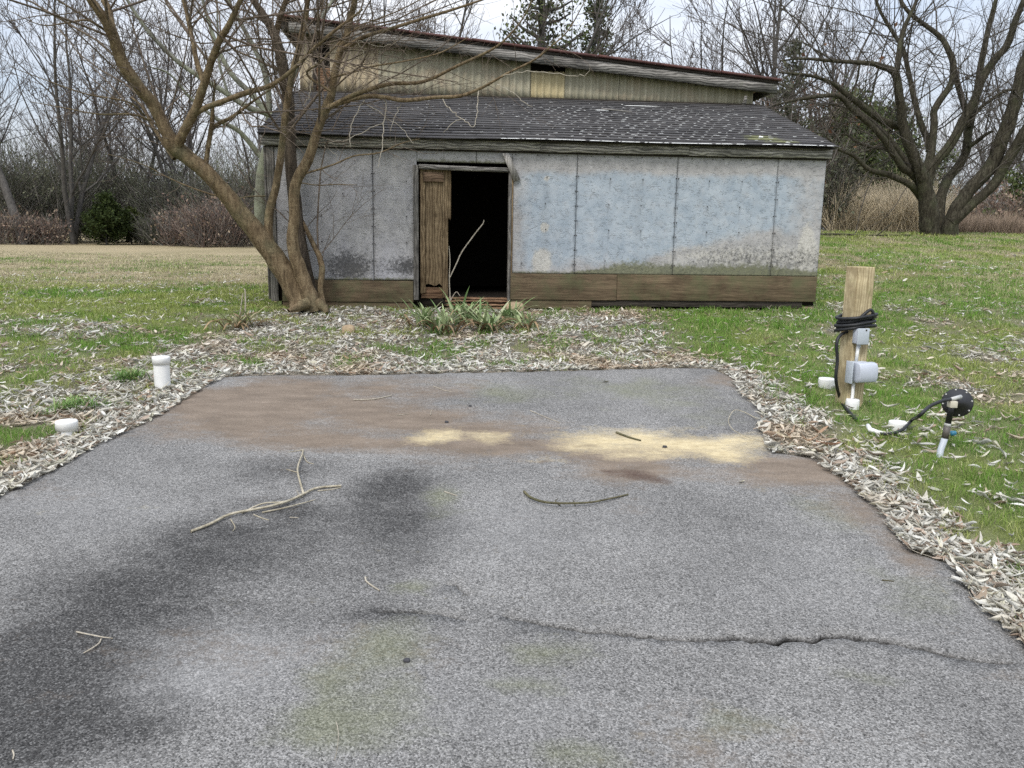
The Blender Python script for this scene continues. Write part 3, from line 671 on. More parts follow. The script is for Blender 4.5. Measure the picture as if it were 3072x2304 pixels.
# rotten threshold: splintered boards
for k, (z, v0, v1, a, b) in enumerate([(.86, -.05, .1, -.8, -.08), (.835, -.13, -.055, -.82, -.06), (.80, -.2, -.14, -.8, -.1), (.765, -.24, -.205, -.78, -.02)]):
    rs = np.random.RandomState(k); n = 12; V = []
    for i in range(n+1):
        u = a+(b-a)*i/n; t = .022+rs.uniform(-.006, .006); dzz = rs.uniform(-.008, .008)
        V += [(u, v0+rs.uniform(0, .012), z-t+dzz), (u, v1, z-t), (u, v1, z+dzz*.5), (u, v0+rs.uniform(0, .012), z+dzz)]
    q = []
    for i in range(n): c_ = 4*i; q += [(c_+j, c_+4+j, c_+4+(j+1) % 4, c_+(j+1) % 4)[::-1] for j in range(4)]
    q += [(0, 1, 2, 3), (4*n+3, 4*n+2, 4*n+1, 4*n)]
    sh('threshold_board', MB().add(V, q), ROTWOOD)
# lean-to roof: deck plus shingle strips, each its own piece
rf = empty('lean_to_roof'); rf.parent = shed
E0 = np.array([-.17, 2.69]); E1 = np.array([2.34, 3.535]); SL = E1-E0; SLEN = float(np.linalg.norm(SL)); SD = SL/SLEN; SN = np.array([-SD[1], SD[0]])
def rp3(u, s, h): p = E0+SD*s+SN*h; return (u, p[0], p[1])
def sag(u, s): return -.018*np.exp(-((u+1.6)/1.1)**2)*np.exp(-(s/.5)**2)-.012*np.exp(-((u-1.0)/.8)**2)*np.exp(-(s/.4)**2)+.006*np.sin(u*2.3)*np.exp(-(s/.5)**2)
dk = MB(); dk.hexa([rp3(-2.9, .03, -.035), rp3(3.8, .03, -.035), rp3(3.8, SLEN, -.035), rp3(-2.9, SLEN, -.035), rp3(-2.9, .03, -.022), rp3(3.8, .03, -.022), rp3(3.8, SLEN, -.022), rp3(-2.9, SLEN, -.022)])
sh('roof_deck', dk, DARKWOOD, rf)
rs = np.random.RandomState(11); ROWS = 20; EXPO = SLEN/ROWS
for r_ in range(ROWS):
    s0 = r_*EXPO; offs = (r_ % 3)*.31+rs.uniform(-.03, .03); u = -2.93-offs
    while u < 3.83:
        a = max(u, -2.93+rs.uniform(-.008, .008)); b = min(u+.93, 3.83+rs.uniform(-.008, .008)); u += .93
        if b-a < .06: continue
        nseg = max(2, int((b-a)/.155)*2); V = []; L = []
        for k in range(nseg+1):
            uu = a+.0015+(b-a-.003)*k/nseg; sb = s0-.012+rs.uniform(-.006, .006); lift = .004+abs(rs.normal(0, .0028))
            dz_ = sag(uu, s0)
            p = [rp3(uu, sb, .003+lift), rp3(uu, sb+.004, -.003+lift*.4), rp3(uu, s0+EXPO*1.04, -.006), rp3(uu, s0+EXPO*1.04, .0)]
            V += [(x, y, z+dz_) for x, y, z in p]
            L += [np.exp(-(((uu-3.0)/.28)**2+((s0-.3)/.2)**2))+.6*np.exp(-(((uu-3.3)/.2)**2+((s0-.12)/.1)**2))]*4
        q = []
        for k in range(nseg): c_ = 4*k; q += [(c_+j, c_+4+j, c_+4+(j+1) % 4, c_+(j+1) % 4)[::-1] for j in range(4)]
        q += [(0, 1, 2, 3), (4*nseg+3, 4*nseg+2, 4*nseg+1, 4*nseg)]
        L = np.array(L); sh('shingle', MB().add(V, q), SHINGLE, rf, cols={'wear': np.stack([L, L, L, L*0+1], 1)})
# pale winged flecks where the tabs have worn through
lm = MB()
for r_ in range(1, ROWS-2):
    s0 = r_*EXPO
    for k in range(52):
        u = -2.85+k*.138+(.069 if r_ % 2 else 0)+rs.normal(0, .012); s = s0+EXPO*.45+rs.normal(0, .008)
        dens = sstep(-2.2, -.6, u)*(.45+.55*sstep(-.5, .8, u))*(1-.7*sstep(2.9, 3.6, u))
        if u > 3.72 or rs.rand() > dens*.9 or (s > 2.1 and rs.rand() < .7): continue
        big = .55+.5*sstep(-.4, 1.2, u)*rs.rand()+.25*rs.rand()
        for j in range(rs.randint(1, 4)):
            a = rs.uniform(-.5, .5)+(PI if rs.rand() < .4 else 0); ln = big*rs.uniform(.02, .05); wd = rs.uniform(.003, .007)*big
            d = np.array([math.cos(a), math.sin(a)*.7]); nn = np.array([-d[1], d[0]])
            P = [np.array([u, s])-nn*wd, np.array([u, s])+nn*wd, np.array([u, s])+d*ln*.6+nn*wd*.8, np.array([u, s])+d*ln, np.array([u, s])+d*ln*.5-nn*wd]
            dz_ = float(sag(u, s)); V = [(x, y, z+dz_) for x, y, z in (rp3(p_[0], p_[1], .0085+.002*(j+1)) for p_ in P)]
            lm.add(V, None, [(0, 1, 2), (0, 2, 3), (0, 3, 4)])
for k in range(150):                                 # frayed edge of the eave course
    u = rs.uniform(-.2, 3.75); ln = rs.uniform(.02, .09); s = -.014
    V = [rp3(u, s-.004, .010), rp3(u+ln, s-.003, .0105), rp3(u+ln*.6, s+.011, .0122), rp3(u+.2*ln, s+.009, .012)]
    V = [(x, y, z+float(sag(u, 0))) for x, y, z in V]; lm.add(V, [(0, 1, 2, 3)])
for u, s, a, b in ((1.95, 2.25, .55, .018), (1.35, 1.85, .3, .02), (3.02, .42, .06, .03), (3.25, .14, .07, .03)):
    V = [rp3(u-a*.5, s-b, .012), rp3(u+a*.2, s-b*1.2, .012), rp3(u+a*.5, s+b*.3, .012), rp3(u, s+b, .012), rp3(u-a*.4, s+b*.5, .012)]
    lm.add(V, None, [(0, 1, 2), (0, 2, 3), (0, 3, 4)])
o = sh('pale_flecks', lm, LICHEN, rf); o['kind'] = 'stuff'
skew_board('loose_lath', (1.28, 0), (1.7, -.03), .02, 0, .01, GREYWOOD, rf).location = (0, rp3(0, 1.78, .03)[1], rp3(0, 1.78, .03)[2]+.02)
# upper storey: corrugated sheets under the sloping rake
VU = 2.36
def rake_z(u): return 4.268-(u+2.85)*(4.268-3.668)/6.8  # underside line of the rake board at the wall
def wu(px): return wall(px, 240, VU)[0]
bk = MB(); bk.hexa([(UL+.05, VU+.03, 3.3), (3.64, VU+.03, 3.3), (3.64, VU+.05, 3.3), (UL+.05, VU+.05, 3.3), (UL+.05, VU+.03, rake_z(UL)+.1), (3.64, VU+.03, rake_z(3.64)+.1), (3.64, VU+.05, rake_z(3.64)+.1), (UL+.05, VU+.05, rake_z(UL)+.1)])
sh('upper_wall_backing', bk, INSIDE)
def corr(u0, u1, z0, mat, top=None, seed=0):
    rs = np.random.RandomState(seed); n = max(3, int((u1-u0)/.0125)); V = []
    for k in range(n+1):
        u = u0+(u1-u0)*k/n; v = VU-.012+.016*math.sin(u*2*PI/.1)+rs.uniform(-.0008, .0008)
        zt = (rake_z(u)+.06) if top is None else top; zb = z0+rs.uniform(-.004, .004)
        for m_ in range(5): V.append((u, v+.004*math.sin(m_*1.3+seed), zb+(zt-zb)*m_/4))
    q = [(5*k+m_, 5*k+5+m_, 5*k+6+m_, 5*k+1+m_) for k in range(n) for m_ in range(4)]
    o = sh('corrugated_sheet', MB().add(V, q), mat, None, smooth=True); md = o.modifiers.new('t', 'SOLIDIFY'); md.thickness = .002; return o
zj = lambda u: 3.535
e_ = [UL+.02, wu(942), wu(992), wu(1136), wu(1330), wu(1592), wu(1694), wu(1856), wu(2080), 3.67]
corr(e_[0], e_[1], 3.53, CORR_TAN, seed=1); corr(e_[2], e_[3], 3.53, CORR_TAN, seed=2); corr(e_[3]-.003, e_[4], 3.525, CORR_GREEN, seed=3)
corr(e_[4]-.003, e_[5], 3.53, CORR_GREEN, seed=4); corr(e_[5]+.006, e_[6], 3.52, CORR_YEL, top=rake_z(e_[5])-.07, seed=5); corr(e_[6]+.004, e_[7], 3.525, CORR_GREEN, seed=6)
corr(e_[7]+.008, e_[8], 3.52, CORR_GREEN, seed=7); corr(e_[8]+.003, e_[9], 3.525, CORR_GREEN, seed=8)
board('vent_shutter', (e_[1]+.01, VU+.0, 3.53), (e_[2]+.02, VU+.02, 3.86), ROTWOOD)
board('vent_frame', (e_[1]-.01, VU-.03, 3.53), (e_[1]+.03, VU-.004, 4.15), DARKWOOD)
board('flashing', (UL, VU-.06, 3.515), (3.72, VU-.026, 3.545), DARKWOOD)
# main body under the upper roof
VB = 5.6
def gable(v0, v1, z0=.75):
    mb = MB(); mb.hexa([(UL+.03, v0, z0), (3.64, v0, z0), (3.64, v1, z0), (UL+.03, v1, z0), (UL+.03, v0, rake_z(UL)), (3.64, v0, rake_z(3.64)), (3.64, v1, rake_z(3.64)), (UL+.03, v1, rake_z(UL))]); return mb
sh('barn_body', gable(VU+.06, VB), GREYWOOD_Z)
# upper roof: rake boards, rafters with tails, rusty sheets
def rz_top(u): return rake_z(u)+.14
skew_board('rake_board', (-2.93, rz_top(-2.93)), (.7, rz_top(.7)), .135, VU-.2, VU-.16, GREYWOOD, jitter=.004, seed=21)
skew_board('rake_board', (.704, rz_top(.704)), (3.96, rz_top(3.96)), .135, VU-.2, VU-.16, GREYWOOD, jitter=.004, seed=22)
skew_board('rake_board', (-2.95, rz_top(-2.95)+.035), (3.97, rz_top(3.97)+.035), .034, VU-.21, VU-.17, DARKWOOD, seed=23)
for v_ in (VU-.15, VU-.03, 3.4, 4.4, 5.4):
    skew_board('rafter', (-3.05, rz_top(-3.05)-.005), (3.97, rz_top(3.97)-.005), .1, v_, v_+.04, DARKWOOD, seed=int(v_*10))
for u_ in (-3.04, 3.9):
    mb = MB(); zt = rz_top(u_)-.01; mb.box((u_, VU-.15, zt-.11), (u_+.035, VB, zt)); sh('eave_board', mb, GREYWOOD_Z)
br = MB(); br.hexa([(3.5, VU-.15, 3.58), (3.54, VU-.15, 3.58), (3.54, VU-.02, 3.42), (3.5, VU-.02, 3.42), (3.5, VU-.15, 3.64), (3.54, VU-.15, 3.64), (3.54, VU-.02, 3.48), (3.5, VU-.02, 3.48)]); sh('eave_brace', br, GREYWOOD)
ur = empty('upper_roof'); ur.parent = shed
us = np.linspace(-3.08, 4.0, 9)
for k in range(8):
    a, b = us[k]-.02, us[k+1]; mb = MB(); h = .072+.004*(k % 2); V = []
    for vv in np.arange(VU-.24, VB+.2, .05):
        w_ = .006*math.cos((vv)*2*PI/.1); V += [(a, vv, rz_top(a)+h+w_), (b, vv, rz_top(b)+h+w_-.004), (b, vv, rz_top(b)+h+w_-.034), (a, vv, rz_top(a)+h+w_-.03)]
    n = len(V)//4; q = []
    for i in range(n-1): c_ = 4*i; q += [(c_+j, c_+(j+1) % 4, c_+4+(j+1) % 4, c_+4+j) for j in range(4)]
    q += [(3, 2, 1, 0), (4*n-4, 4*n-3, 4*n-2, 4*n-1)]
    o = sh('roof_sheet', mb.add(V, q), REDROOF, ur)

# ================================================================== TREES
def A_(x, y): return x/2.16, y/2.16
def B_(x, y): return 768+x/2.16, y/2.16
def D_(x, y): return 2200+x/2.16, y/2.16
def limb(fn, pts, zoom=2.16):                       # (x, y, depth Y, width in zoomed pixels) -> smooth 3-D limb with radii
    P = []; W = []
    for x, y, Y_, w_ in pts:
        q = at(*fn(x, y), Y_); P.append(q); W.append(w_/zoom/2*Y_/FOC)
    C = catmull(np.concatenate([np.array(P), np.array(W)[:, None]], 1), 5)
    k_ = np.arange(len(C)); C[:, 3] *= 1+.09*(fbm(k_*.37+C[0, 0]*9, C[:, 2]*3, 1.0, 2)-.5)*2; C[1:-1, 0] += (fbm(k_*.31, C[:, 2]*2+C[0, 0], 1.0, 2, 4.0)-.5)[1:-1]*C[1:-1, 3]*.5
    return C[:, :3], np.maximum(C[:, 3], .0015)
def spread_y(xyw, y0, y1):
    n = len(xyw); return [(a, b, y0+(y1-y0)*i/(n-1), c) for i, (a, b, c) in enumerate(xyw)]
def grow(rs, p, d, L, r, lvl, out, seg=5, wig=.22, up=.06, kids=(3, 5), ratio=(.4, .7), ang=(.4, 1.0), tip=.3, start=.2):
    pts = [p.copy()]; rad = [r]; q = p.copy(); dd = d.normalized(); step = L/seg; dirs = [dd.copy()]
    for k in range(seg):
        dd = (dd+Vector((rs.gauss(0, wig), rs.gauss(0, wig), rs.gauss(0, wig)+up))).normalized()
        q = q+dd*step; pts.append(q.copy()); rad.append(max(.0011, r*(1-(1-tip)*(k+1)/seg))); dirs.append(dd.copy())
    out.append((pts, rad))
    if lvl <= 0: return
    for _ in range(rs.randint(*kids)):
        t = rs.uniform(start, 1.0)*seg; i = min(seg-1, int(t)); f_ = t-i
        b = pts[i].lerp(pts[i+1], f_); rr = (rad[i]*(1-f_)+rad[i+1]*f_)*rs.uniform(.45, .75); ax = dirs[i].orthogonal(); ax.rotate(Matrix.Rotation(rs.uniform(0, 2*PI), 3, dirs[i]))
        cd_ = dirs[i].copy(); cd_.rotate(Matrix.Rotation(rs.uniform(*ang), 3, ax))
        grow(rs, b, cd_, L*rs.uniform(*ratio)*(1-.35*t/seg), rr, lvl-1, out, max(3, seg-1), wig, up, kids, ratio, ang, tip, start)
def sprout(rs, C, W, out, per_m, Lr, lvl, from_t=.15, rmin=.004, **k):
    n = len(C); seglen = np.linalg.norm(np.diff(C, axis=0), axis=1); tot = seglen.sum(); N = int(tot*per_m*(1-from_t))
    for _ in range(N):
        t = rs.uniform(from_t, 1)*(n-1); i = min(n-2, int(t)); f_ = t-i; p = Vector(C[i]*(1-f_)+C[i+1]*f_); d = Vector(C[i+1]-C[i]).normalized()
        ax = d.orthogonal(); ax.rotate(Matrix.Rotation(rs.uniform(0, 2*PI), 3, d)); cd_ = d.copy(); cd_.rotate(Matrix.Rotation(rs.uniform(.5, 1.25), 3, ax))
        L = rs.uniform(*Lr); r = min(W[i]*.55, max(rmin, L*.0055))
        grow(rs, p, cd_, L, r, lvl, out, **k)
sides_of = lambda r: 12 if r > .05 else 8 if r > .02 else 5 if r > .008 else 3

# ---- the multi-stemmed tree at the shed's left corner
tb = on_ground(905, 940); tree = empty('corner_tree', (tb[0], 9.3, float(H(tb[0], 9.3))))
tag(tree, 'leaning many-stemmed bare tree with tan bark at the left corner of the shed', 'tree')
S = spread_y
limbs = [
 limb(A_, [(1985, 2010, 9.3, 210), (1930, 1900, 9.3, 165), (1760, 1650, 9.2, 128), (1600, 1430, 9.1, 115), (1470, 1260, 9.0, 108), (1340, 1120, 8.9, 100), (1200, 1010, 8.85, 96), (1130, 940, 8.8, 100), (1080, 850, 8.75, 78), (1000, 690, 8.7, 74), (900, 560, 8.6, 74), (800, 420, 8.5, 72), (740, 250, 8.4, 68), (680, 130, 8.3, 58), (590, 0, 8.2, 50), (480, -160, 8.1, 40), (330, -360, 8.0, 26)]),
 limb(A_, S([(1150, 960, 70), (1190, 860, 60), (1260, 720, 58), (1320, 560, 50), (1370, 400, 45), (1420, 270, 41), (1490, 150, 37), (1560, 0, 30), (1650, -200, 22)], 8.8, 8.1)),
 limb(A_, S([(1325, 560, 36), (1280, 420, 33), (1250, 280, 30), (1220, 130, 27), (1180, -40, 22), (1130, -260, 14)], 8.6, 8.8)),
 limb(A_, S([(1262, 740, 34), (1340, 695, 36), (1450, 655, 34), (1600, 600, 34), (1740, 560, 30), (1850, 490, 26), (1960, 390, 24), (2060, 290, 21), (2180, 190, 18), (2350, 60, 12)], 8.65, 8.15)),
 limb(A_, S([(745, 260, 45), (720, 150, 46), (700, 60, 42), (650, -60, 36), (600, -250, 24)], 8.4, 8.6)),
 limb(A_, S([(2020, 2000, 130), (1975, 1750, 100), (1905, 1300, 82), (1885, 1000, 76), (1878, 800, 74), (1860, 600, 72), (1830, 420, 68), (1780, 230, 58), (1720, 120, 48), (1640, 0, 38), (1520, -200, 24)], 9.42, 9.3)),
 limb(A_, S([(1785, 250, 44), (1810, 130, 36), (1860, -20, 30), (1920, -220, 18)], 9.38, 9.4)),
 limb(A_, S([(2030, 2010, 130), (1990, 1880, 100), (1930, 1720, 84), (1900, 1600, 76), (1905, 1400, 72), (1920, 1180, 70), (1990, 1040, 64), (2060, 850, 54), (2112, 700, 58), (2150, 590, 48), (2170, 470, 45), (2200, 350, 44), (2240, 250, 42), (2270, 120, 40), (2300, 0, 36), (2340, -220, 24)], 9.22, 8.75)),
 limb(A_, S([(1840, 1780, 60), (1760, 1600, 56), (1742, 1400, 54), (1790, 1200, 50), (1830, 950, 45), (1850, 750, 42), (1890, 500, 40), (1940, 300, 37), (1980, 100, 34), (2000, -40, 32), (2030, -250, 22)], 9.25, 8.85)),
 limb(A_, S([(1330, 1120, 34), (1350, 950, 30), (1372, 800, 30), (1385, 650, 16), (1395, 520, 10)], 8.9, 8.7)),
 limb(A_, S([(1370, 840, 24), (1420, 800, 26), (1500, 760, 23), (1650, 650, 15), (1780, 560, 8)], 8.82, 8.6)),
 limb(A_, S([(2095, 1990, 46), (2078, 1870, 40), (2084, 1740, 38), (2060, 1640, 36), (1990, 1500, 28), (1940, 1380, 13)], 9.3, 9.42)),
 limb(A_, S([(2000, 1960, 70), (1920, 1990, 50), (1870, 2015, 26)], 9.1, 8.95)),
 limb(A_, S([(2060, 1960, 80), (2100, 2000, 50), (2120, 2030, 26)], 9.2, 9.1)),
 # long boughs reaching right across the roof
 limb(B_, S([(465, 700, 30), (640, 612, 27), (860, 545, 25), (1080, 530, 22), (1300, 430, 19), (1450, 360, 16), (1560, 300, 14), (1660, 210, 11), (1740, 100, 9), (1800, -20, 6)], 8.9, 8.2)),
 limb(B_, S([(470, 690, 30), (700, 625, 28), (830, 630, 26), (960, 650, 25), (1150, 632, 23), (1330, 620, 21), (1480, 560, 18), (1620, 480, 15), (1800, 390, 12), (1900, 310, 10), (2020, 200, 8), (2140, -10, 5)], 8.9, 8.0)),
 limb(B_, S([(560, 320, 30), (700, 240, 26), (860, 190, 23), (1050, 130, 20), (1250, 70, 17), (1460, 0, 13), (1700, -90, 7)], 8.8, 8.2)),
 limb(B_, S([(500, 500, 18), (620, 470, 14), (760, 430, 12), (1000, 390, 10), (1200, 340, 8), (1380, 240, 5)], 8.85, 8.3)),
 limb(B_, S([(480, 590, 16), (330, 480, 15), (420, 400, 12), (640, 190, 10), (900, 80, 8), (1100, -20, 5)], 8.85, 8.5)),
 limb(B_, S([(300, 1130, 14), (420, 1095, 13), (520, 1060, 12), (640, 1010, 11), (800, 990, 9), (940, 930, 7), (1060, 900, 4)], 9.05, 8.7)),
 limb(B_, S([(290, 1185, 9), (400, 1200, 8), (520, 1195, 7), (650, 1198, 4)], 9.05, 8.85)),
 limb(A_, S([(1500, 1275, 12), (1380, 1262, 11), (1200, 1200, 9), (1050, 1130, 8), (960, 1080, 7), (820, 1030, 5), (700, 1000, 4)], 9.0, 8.5)),
 limb(A_, S([(980, 780, 14), (850, 740, 12), (640, 740, 10), (420, 700, 7), (200, 660, 4)], 8.7, 8.0)),
 limb(A_, S([(940, 750, 12), (830, 660, 11), (560, 610, 9), (300, 520, 6), (60, 430, 4)], 8.7, 7.9)),
 limb(A_, S([(660, 180, 16), (560, 130, 13), (420, 150, 10), (260, 160, 7), (40, 60, 4)], 8.35, 7.8)),
 limb(A_, S([(1130, 1030, 30), (1010, 850, 22), (920, 690, 14), (850, 630, 8)], 8.85, 9.3)),
 limb(A_, S([(1720, 1270, 10), (1600, 1275, 9), (1500, 1300, 5)], 9.2, 9.0)),
]
trunk_br = [(C, W) for C, W in limbs]
rng = random.Random(5)
tw = []
def thin(cw, k=.72, seed=[0]):
    seed[0] += 1; C, W = cw; r3 = np.random.RandomState(seed[0]); C = C.copy(); C[1:-1] += r3.normal(0, .006, C[1:-1].shape); return C, W*k
pale = [thin(limb(B_, S(p, a, b))) for p, a, b in [
  ([(720, 612, 8), (680, 680, 8), (640, 760, 8), (610, 860, 7), (612, 950, 5)], 8.85, 8.6),
  ([(830, 630, 10), (845, 700, 9), (828, 800, 9), (825, 880, 8), (815, 970, 7), (790, 1090, 4)], 8.8, 8.5),
  ([(825, 795, 6), (720, 840, 6), (620, 890, 5), (470, 930, 3)], 8.65, 8.5),
  ([(1210, 640, 8), (1240, 690, 8), (1300, 745, 7), (1360, 790, 7), (1410, 822, 5)], 8.5, 8.3),
  ([(1440, 590, 8), (1440, 660, 7), (1432, 740, 7), (1410, 822, 5)], 8.4, 8.25),
  ([(1330, 770, 5), (1260, 810, 5), (1215, 860, 3)], 8.35, 8.3),
  ([(390, 400, 11), (370, 440, 10), (358, 560, 9), (340, 640, 6), (300, 690, 3)], 8.95, 8.9),
  ([(940, 670, 6), (900, 760, 6), (875, 850, 4)], 8.7, 8.6),
  ([(1020, 930, 4), (960, 850, 5), (880, 780, 6), (720, 680, 6)], 8.6, 8.8),
  ([(2160, 440, 5), (2150, 475, 6), (2060, 495, 6), (1900, 470, 7), (1720, 470, 7), (1600, 490, 7)], 8.0, 8.25),
  ([(1560, 545, 6), (1650, 590, 6), (1720, 650, 5), (1790, 690, 3)], 8.2, 8.1),
  ([(530, 1060, 4), (510, 1000, 4), (440, 940, 3)], 8.95, 8.9),
  ([(945, 235, 4), (870, 295, 6), (770, 290, 6), (660, 265, 7)], 8.5, 8.7),
  ([(650, 270, 7), (690, 320, 6), (702, 385, 4)], 8.7, 8.7)]]
for k, (C, W) in enumerate(limbs):
    big = W[0] > .03
    if k in (12, 13): continue
    if k >= 14 and k not in (25, 26): sprout(rng, C, W, tw, 7, (.2, .8), 1, .1, .0035, seg=5, wig=.16, up=.02, kids=(1, 4))
    elif k in (25, 26): sprout(rng, C, W, tw, 5, (.3, .8), 1, .2, .003, seg=5, wig=.16, up=.03, kids=(1, 4))
    else: sprout(rng, C, W, tw, 13, (.5, 2.5), 2, .34 if k in (0,) else .42, .0055, seg=7, wig=.13, up=.03, kids=(2, 6), ang=(.35, .9), tip=.35)
for C, W in pale: sprout(rng, C, W, tw, 1.2, (.1, .25), 0, .3, .002, seg=4, wig=.15)
ivy = 5
base = Vector(tree.location)
def rel(brs, o): return [([Vector(p)-o for p in P], list(W)) for P, W in brs]
def stem(brs, k): return branches_mesh('stem', rel([brs[k]], base), BARK_DARK if k == ivy else BARK, tree, sides_of)
main = [c for k, c in enumerate(limbs) if k != ivy]
branches_mesh('trunk', rel(main, base), BARK, tree, sides_of)
o = branches_mesh('dark_stem', rel([limbs[ivy], limbs[6]], base), BARK_DARK, tree, sides_of); o['label'] = 'darker vine-covered middle stem'
branches_mesh('crown', rel(tw, base), TWIG, tree, sides_of)
for b_ in rel(pale, base): branches_mesh('dead_twig', [b_], PALESTEM, tree, lambda r: 5)

# ---- the big spreading tree on the right, 20 m off
rb = at(*D_(1300, 1530), 20.0); rtree = empty('spreading_tree', (rb[0], 20.0, float(H(rb[0], 20.0))))
tag(rtree, 'big dark bare tree forking low into many stems on the right lawn', 'tree')
Z = lambda p, y0=20.0, y1=20.0: limb(D_, S(p, y0, y1))
rl = [
 Z([(1280, 1590, 165), (1275, 1530, 118), (1262, 1350, 112), (1240, 1200, 92), (1210, 1120, 75), (1150, 960, 65), (1100, 800, 58), (1080, 650, 52), (1050, 480, 46), (960, 430, 36), (880, 410, 30), (650, 395, 22), (450, 380, 16), (300, 395, 8)], 20, 18.8),
 Z([(1055, 500, 36), (1065, 400, 34), (1080, 300, 32), (1110, 170, 26), (1190, 0, 20), (1260, -200, 12)], 19.6, 19.8),
 Z([(1240, 1210, 80), (1290, 1080, 58), (1400, 940, 58), (1490, 780, 56), (1560, 650, 52), (1620, 500, 48), (1700, 380, 45), (1780, 280, 42), (1830, 130, 38), (1884, 0, 32), (1960, -220, 18)], 20, 19.4),
 Z([(1235, 1150, 70), (1280, 1000, 50), (1300, 800, 45), (1310, 700, 42), (1400, 560, 38), (1430, 430, 36), (1390, 320, 34), (1330, 230, 30), (1150, 90, 24), (1060, -40, 16), (960, -200, 9)], 20, 20.6),
 Z([(1325, 1560, 110), (1325, 1400, 80), (1350, 1250, 62), (1400, 1150, 55), (1500, 1000, 50), (1530, 820, 47), (1570, 650, 42), (1600, 450, 38), (1640, 250, 32), (1700, 0, 24), (1740, -200, 14)], 20.2, 21),
 Z([(1395, 1570, 130), (1405, 1450, 96), (1450, 1340, 84), (1560, 1200, 85), (1680, 1050, 84), (1750, 880, 84), (1820, 680, 78), (1870, 480, 70), (1930, 280, 55), (1990, 60, 40), (2040, -160, 26)], 20, 19.4),
 Z([(1410, 1440, 80), (1560, 1310, 64), (1680, 1200, 60), (1800, 1000, 60), (1884, 850, 54), (1990, 700, 46), (2120, 500, 34), (2220, 300, 20)], 19.9, 19),
 Z([(1240, 1290, 70), (1180, 1230, 50), (1130, 1190, 40), (1000, 1130, 38), (880, 1100, 32), (780, 1010, 25), (690, 970, 18), (600, 880, 8)], 20, 19),
 Z([(1220, 1190, 60), (1150, 1120, 48), (1090, 1080, 45), (1010, 950, 42), (900, 820, 36), (760, 700, 32), (700, 630, 30), (620, 618, 26), (440, 640, 20), (250, 685, 10)], 19.9, 18.6),
 Z([(1080, 820, 50), (960, 780, 44), (850, 700, 38), (720, 600, 32), (640, 540, 26), (500, 490, 20), (300, 470, 10)], 19.8, 18.9),
 Z([(1270, 980, 40), (1250, 900, 38), (1210, 780, 36), (1170, 620, 32), (1130, 450, 28), (1100, 320, 24), (960, 90, 18), (900, -80, 10)], 20.2, 20.8),
 Z([(1420, 430, 34), (1480, 640, 34), (1530, 820, 34)], 20.6, 20.5),
 Z([(1180, 1130, 30), (1060, 960, 30), (940, 820, 26), (740, 690, 18), (700, 840, 12), (620, 700, 10), (480, 660, 6)], 20.3, 21),
 Z([(1530, 780, 22), (1600, 700, 22), (1680, 640, 20), (1760, 590, 18), (1830, 580, 14)], 20, 19.5),
 Z([(1530, 950, 26), (1600, 900, 24), (1640, 870, 20), (1680, 850, 14)], 20.4, 20),
 Z([(1000, 960, 22), (900, 955, 20), (800, 920, 18), (730, 870, 14), (640, 885, 7)], 20, 19.6),
 Z([(820, 400, 14), (800, 520, 13), (760, 620, 10), (730, 760, 8)], 19.3, 19.3),
]
base = Vector(rtree.location); rng = random.Random(8); tw = []
for C, W in rl: sprout(rng, C, W, tw, 6.5, (.8, 3.6), 2, .25, .011, seg=6, wig=.15, up=.04, kids=(2, 5), ang=(.4, 1.0))
branches_mesh('trunk', rel(rl, base), BARK_R, rtree, sides_of)
branches_mesh('crown', rel(tw, base), TWIG_R, rtree, sides_of)
# ---- pale lichened tree behind the shed's left end
pt = empty('lichened_tree', (-4.0, 14.0, float(H(-4.0, 14.0)))); base = Vector(pt.location)
tag(pt, 'pale lichened bare tree fanning out behind the left end of the shed roof', 'tree')
pl = [limb(A_, S(p, a, b)) for p, a, b in [
 ([(1700, 1560, 90), (1690, 1300, 80), (1720, 1000, 66), (1800, 780, 44), (1600, 690, 36), (1400, 560, 32), (1180, 420, 28), (1020, 270, 25), (900, 120, 22), (800, -40, 18), (700, -200, 10)], 14, 13.2),
 ([(1770, 800, 40), (1640, 620, 34), (1500, 480, 30), (1400, 280, 26), (1330, 60, 20), (1270, -180, 10)], 14, 14.2),
 ([(1730, 950, 46), (1740, 600, 36), (1680, 380, 30), (1560, 150, 24), (1460, -40, 16), (1400, -200, 9)], 14, 13.6),
 ([(1720, 1050, 40), (1560, 860, 30), (1420, 780, 24), (1240, 640, 18), (1100, 480, 12), (960, 430, 6)], 14, 13),
 ([(1750, 1000, 40), (1900, 500, 34), (2000, 250, 28), (2120, 60, 22), (2250, -150, 12)], 14.2, 15),
 ([(1480, 620, 18), (1420, 400, 16), (1410, 150, 13), (1405, -60, 8)], 13.6, 13.6)]]
rng = random.Random(12); tw = []
for C, W in pl: sprout(rng, C, W, tw, 6.5, (.5, 2.0), 2, .3, .007, seg=5, wig=.16, up=.05, kids=(2, 5))
branches_mesh('trunk', rel(pl, base), BARK_PALE, pt, sides_of); branches_mesh('crown', rel(tw, base), TWIG_BG, pt, sides_of)

